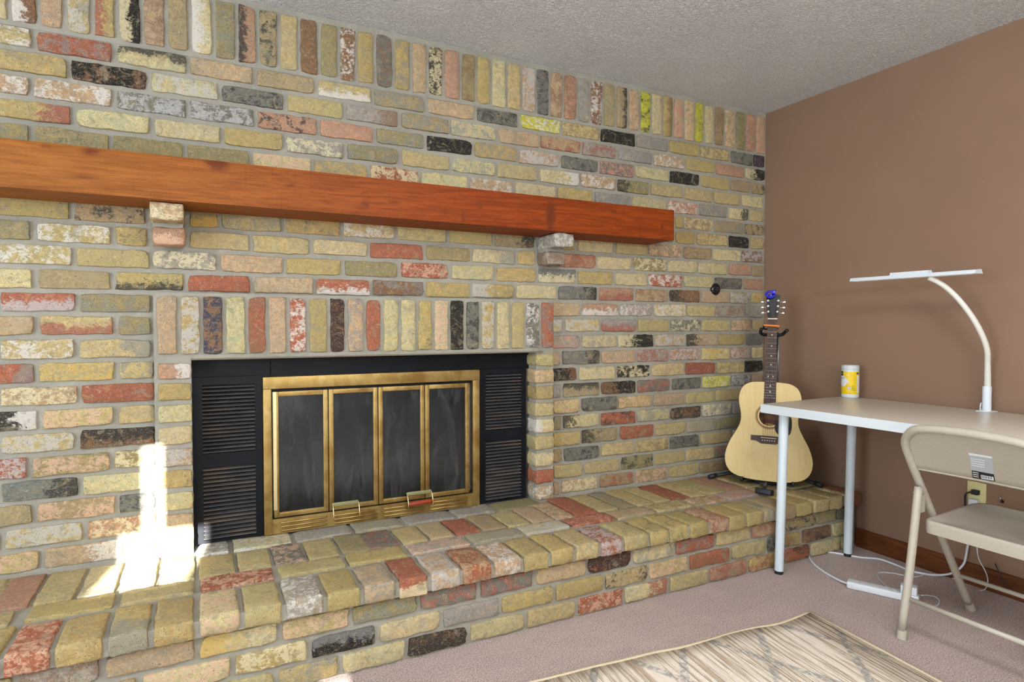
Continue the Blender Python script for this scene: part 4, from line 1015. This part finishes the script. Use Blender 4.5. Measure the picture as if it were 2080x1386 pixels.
tilt = Matrix.Translation((c_[0], 0, SZ)) @ Matrix.Rotation(math.radians(-3), 4, 'Y') @ Matrix.Translation((-c_[0], 0, -SZ))
vs = [tilt @ Vector(v) for v in vs]
obj('seat', vs, fs, M_CHAIR, chair, True)
for y in (YL-.004, YR+.004):
    MB().tube([(2.245, y+.012*(1 if y > yc else -1), .498), (2.245, y-.012*(1 if y > yc else -1), .498)], .005, 10).build('rivet', M_CHROME, chair, auto=True)
    MB().box((2.25, y-.0015-.012*(1 if y > yc else -1), .43), (2.275, y+.0015-.012*(1 if y > yc else -1), .49)).build('hinge_plate', M_CHAIR, chair)
# sticker on the back
M_STK = simple('grey_sticker', (176, 182, 188), .35)
def bk(px, py, dx_=-.0015):                   # point on the rear of the backrest seen at this pixel
    x = 2.19
    for _ in range(6):
        p = un(px, py, 0, x); u = (p.y-YL)/(YR-YL); x = lx(p.z)+.014*math.sin(math.pi*max(0, min(1, u)))+.004
    p = un(px, py, 0, x+dx_); return p
def stk(name, quad, mat, dx_, parent=chair):
    a, b, c, d_ = [bk(*q, dx_) for q in quad]; vs = []; n = 6
    for j in range(2):
        for i in range(n+1):
            t = i/n; p = (a.lerp(b, t) if j == 0 else d_.lerp(c, t)); u = (p.y-YL)/(YR-YL)
            vs.append((lx(p.z)+.014*math.sin(math.pi*u)+.004+dx_, p.y, p.z))
    return obj(name, vs, [(i, i+1, n+1+i+1, n+1+i) for i in range(n)], mat, parent)
stk('sticker', [(1967, 920), (2015, 928), (2021.5, 979), (1975.5, 971)], M_STK, -.0006)
stk('sticker_band', [(1967, 920), (2015, 928), (2015.6, 932), (1968, 924.5)], simple('sticker_white', (226, 230, 232), .4), -.0009)
stk('sticker_band', [(1973.5, 955.5), (2019, 964), (2021.5, 979), (1975.5, 971)], M_LB, -.0009)
stk('barcode', [(1992, 965), (2018, 969.5), (2019, 977), (1993.5, 972.5)], bpy.data.materials['sticker_white'], -.0012)
for k in range(7):
    a = 1994+k*3.2; y0 = 966.2+k*.55
    stk('barcode_line', [(a, y0), (a+1.5, y0+.25), (a+2.1, y0+5), (a+.6, y0+4.8)], M_LBLUE if k % 2 else M_LB, -.0015)
for k in range(4): stk('sticker_line', [(1972+k*.5, 931+k*4.5), (2000, 935.6+k*4.6), (2000.2, 937+k*4.6), (1972.2+k*.5, 932.4+k*4.5)], bpy.data.materials['sticker_white'], -.0010)
for k in range(3): stk('sticker_line', [(1975.5+k*.5, 958.5+k*4), (1988, 961+k*4), (1988.2, 962.4+k*4), (1975.8+k*.5, 960+k*4)], bpy.data.materials['sticker_white'], -.0012)
# ------------------------------------------------------------------ power strip, cords, outlet
M_PS = simple('white_power_strip', (214, 218, 224), .4, var=.02); M_CORD = simple('white_cord', (216, 220, 228), .45, var=.02)
na = un(1719, 1196, 2, 0); nb = un(1866, 1230, 2, 0)
ps = empty('power_strip', (na+nb)/2, 'white power strip lying on the carpet beneath the desk', 'power strip')
ex = (nb-na); L_ = ex.length; ex.normalize(); ey = Vector((-ex.y, ex.x, 0))
PSM = Matrix(((ex.x, ey.x, 0, na.x), (ex.y, ey.y, 0, na.y), (0, 0, 1, 0), (0, 0, 0, 1)))
MB().rbox((0, 0, .001), (L_, .046, .030), .006, PSM).build('strip_body', M_PS, ps, auto=True)
for k in range(6):
    x_ = .04+k*.036
    for dy in (.015, .027): MB().box((x_, dy, .0300), (x_+.008, dy+.002, .0303), PSM).build('socket_slot', simple('slot_grey', (150, 146, 140), .6) if (k == 0 and dy == .015) else bpy.data.materials['slot_grey'], ps)
MB().rbox((L_-.062, .004, .030), (L_-.006, .044, .062), .004, PSM).build('plug_adapter', M_PS, ps, auto=True)
def cable(name, pxs, r, mat, label, z=None, n=8, parent=None, grp=None, extra=None):
    pts = []
    for q in pxs:
        if len(q) == 2: p = un(q[0], q[1], 2, r)
        elif q[2] == 'X': p = un(q[0], q[1], 0, q[3])
        elif q[2] == 'Z': p = un(q[0], q[1], 2, q[3])
        pts.append(p)
    o = MB().tube(pts, r, n, sub=6).build(name, mat, parent, smooth=True)
    if not parent: tag(o, label, 'cord')
    return o
cable('power_cord', [(1738, 1189, 'Z', .016), (1728, 1187, 'Z', .015), (1708, 1181, 'Z', .008), (1675, 1163), (1652, 1145), (1643, 1130), (1652, 1123), (1675, 1121), (1715, 1127), (1750, 1133), (1785, 1136), (1820, 1148), (1850, 1160), (1890, 1168), (1918, 1168, 'X', 2.858), (1938, 1163, 'X', 2.860), (1956, 1148, 'X', 2.862), (1963, 1125, 'X', 2.862), (1972, 1060, 'X', 2.862), (1976, 1020, 'X', 2.862)], .0045, M_CORD, '', parent=ps)
cable('charging_cord', [(1820, 1201, 'Z', .034), (1800, 1190, 'Z', .012), (1785, 1176), (1783, 1166), (1792, 1163), (1815, 1165), (1840, 1170), (1862, 1172), (1880, 1167), (1915, 1168), (1945, 1180), (1960, 1191, 'X', 2.852), (1982, 1200, 'X', 2.842), (1998, 1199, 'X', 2.836), (2005, 1190, 'X', 2.83), (2006, 1175, 'X', 2.82), (2000, 1158, 'X', 2.80), (1990, 1140, 'X', 2.80), (1985, 1120, 'X', 2.80), (1984, 1080, 'X', 2.80)], .0018, M_CORD, 'thin white charging cord looping over the carpet behind the folding chair')
cable('adapter_cord', [(1872, 1210, 'Z', .045), (1885, 1210, 'Z', .03), (1900, 1213, 'Z', .008), (1908, 1221), (1905, 1229), (1896, 1233)], .0022, M_CORD, '', parent=ps)
cable('black_cord', [(2021, 1145, 'X', 2.874), (2030, 1165, 'X', 2.860), (2036, 1180, 'X', 2.858), (2044, 1192, 'X', 2.856), (2052, 1208, 'X', 2.850)], .0018, M_BLKPLAST, 'thin black cord hanging down the brown wall beside the chair')
outl = empty('wall_outlet', un(1985, 1005, 0, XC), 'cream wall outlet with black and white plugs seen under the chair back', 'outlet')
q0 = un(1966, 990, 0, XC); q1 = un(2004, 1000, 0, XC)
oy0, oy1 = q1.y, q0.y; oz1 = q0.z+.03; oz0 = oz1-.122
MB().rbox((XC-.006, oy0, oz0), (XC+.001, oy1, oz1), .002).build('cover_plate', simple('cream_cover_plate', (214, 208, 150), .4), outl, auto=True)
bp = un(1983, 1000, 0, XC-.01); wp = un(1981, 1019, 0, XC-.01)
MB().rbox((XC-.028, bp.y-.013, bp.z-.010), (XC-.006, bp.y+.013, bp.z+.010), .003).build('black_plug', M_BLKPLAST, outl, auto=True)
MB().tube([(XC-.022, bp.y+.010, bp.z), (XC-.03, bp.y+.028, bp.z-.012), (XC-.028, bp.y+.032, bp.z-.05), (XC-.02, bp.y+.03, bp.z-.12)], .0035, 8, sub=5).build('cord', M_BLKPLAST, outl, smooth=True)
MB().rbox((XC-.034, wp.y-.017, wp.z-.018), (XC-.006, wp.y+.017, wp.z+.012), .007).build('white_plug', M_PS, outl, auto=True)
cj = un(2036, 1019, 0, XC)
hk = empty('wall_cable_stub', cj, 'small bent wire stub poking from a ragged hole in the brown wall', 'wire')
MB().tube([(XC-.001, cj.y, cj.z), (XC-.008, cj.y, cj.z)], [.007, .003], 10).build('hole_rim', M_BLKPLAST, hk, auto=True)
MB().tube([(XC-.004, cj.y, cj.z), (XC-.014, cj.y+.002, cj.z+.010), (XC-.010, cj.y, cj.z+.018)], .0014, 6, sub=3).build('wire', M_CHROME, hk, smooth=True)
# ------------------------------------------------------------------ rug
def rug_mat():
    t = NT('ribbed_trellis_rug'); P = t.pos()
    R0 = t.mapping(P, (1, 1, 1), (0, 0, math.radians(7)))
    st = t.noise(1., 3, .55, t.mapping(R0, (62, 2.2, 1)), .25)
    st2 = t.noise(1., 2, .5, t.mapping(R0, (150, 6, 1)), .3)
    f_ = t.math('ADD', t.math('MULTIPLY', st, .7), t.math('MULTIPLY', st2, .3))
    c = t.ramp(f_, [(.34, c4((176, 154, 132))), (.42, c4((198, 178, 156))), (.455, c4((228, 214, 198))), (.62, c4((240, 228, 214)))])
    s_ = t.n('ShaderNodeSeparateXYZ'); t.set(s_.inputs[0], R0)
    wob = t.math('MULTIPLY', t.noise(9, 3, .5, R0), .05)
    masks = []
    for sx, sy in ((1., .62), (1., -.62)):
        q = t.math('ADD', t.math('MULTIPLY', s_.outputs[0], 3.1*sx), t.math('MULTIPLY', s_.outputs[1], 3.1*sy))
        q = t.math('FRACT', t.math('ADD', q, wob)); masks.append(t.smooth(t.math('ABSOLUTE', t.math('SUBTRACT', q, .5)), .035, .06, 1, 0))
    mk = t.math('MULTIPLY', t.math('MAXIMUM', masks[0], masks[1]), t.smooth(t.noise(60, 3, .6, P), .42, .56, .15, .75))
    c = t.mix(mk, c, c4((158, 156, 154)))
    c = t.mix(t.smooth(t.noise(400, 2, .5, P), .5, .7, 0, .2), c, c4((120, 104, 84)))
    t.bump(t.math('ADD', t.smooth(f_, .42, .52), t.math('MULTIPLY', t.noise(300, 2, .5, P), .3)), .8, .006)
    return t.p(color=c, rough=.95, spec=.1)
edge = [un(a, b, 2, .010) for a, b in [(1645, 1243), (1585, 1266), (1530, 1276), (1480, 1288), (1440, 1300), (1380, 1316), (1330, 1325), (1270, 1340), (1200, 1356), (1130, 1374), (1075, 1387)]]
e2 = [(p.x, p.y) for p in edge]; tail = [(.45, 1.66), (.1, 1.69), (-.5, 1.74)]
top_ = e2+tail; dvec = Vector((un(1900, 1380, 2, .01)-edge[0])[:2]); dvec.normalize()
vs = []; nv = 26
for j in range(nv+1):
    for (x, y) in top_:
        d_ = 1.9*j/nv; z = .0095+.0022*noise.noise(Vector((x*4, (y-d_)*4, 3))); vs.append((x+dvec.x*d_, y+dvec.y*d_, z))
W1 = len(top_); n1 = len(vs)
fs = [(j*W1+i, (j+1)*W1+i, (j+1)*W1+i+1, j*W1+i+1) for j in range(nv) for i in range(W1-1)]
vs += [(v[0], v[1], .001) for v in vs]
fs += [(i, i+1, n1+i+1, n1+i) for i in range(W1-1)]+[(j*W1, n1+j*W1, n1+(j+1)*W1, (j+1)*W1) for j in range(nv)]
fs += [(nv*W1+i+1, nv*W1+i, n1+nv*W1+i, n1+nv*W1+i+1) for i in range(W1-1)]+[((j+1)*W1+W1-1, n1+(j+1)*W1+W1-1, n1+j*W1+W1-1, j*W1+W1-1) for j in range(nv)]
rug = empty('area_rug', (1.2, 1.0, 0), 'cream and beige striped area rug with a grey trellis lying on the carpet', 'rug')
obj('rug_pile', vs, fs, rug_mat(), rug, True)
bd = [(x, y, .008) for x, y in reversed(top_)]+[(edge[0].x+dvec.x*d_, edge[0].y+dvec.y*d_, .008) for d_ in (.3, .6, .9, 1.2, 1.5, 1.9)]
MB().tube(bd[:len(top_)], .0052, 8, sub=3).tube(bd[len(top_)-1:], .0052, 8).build('binding', simple('rug_binding', (206, 190, 160), .8), rug, smooth=True)
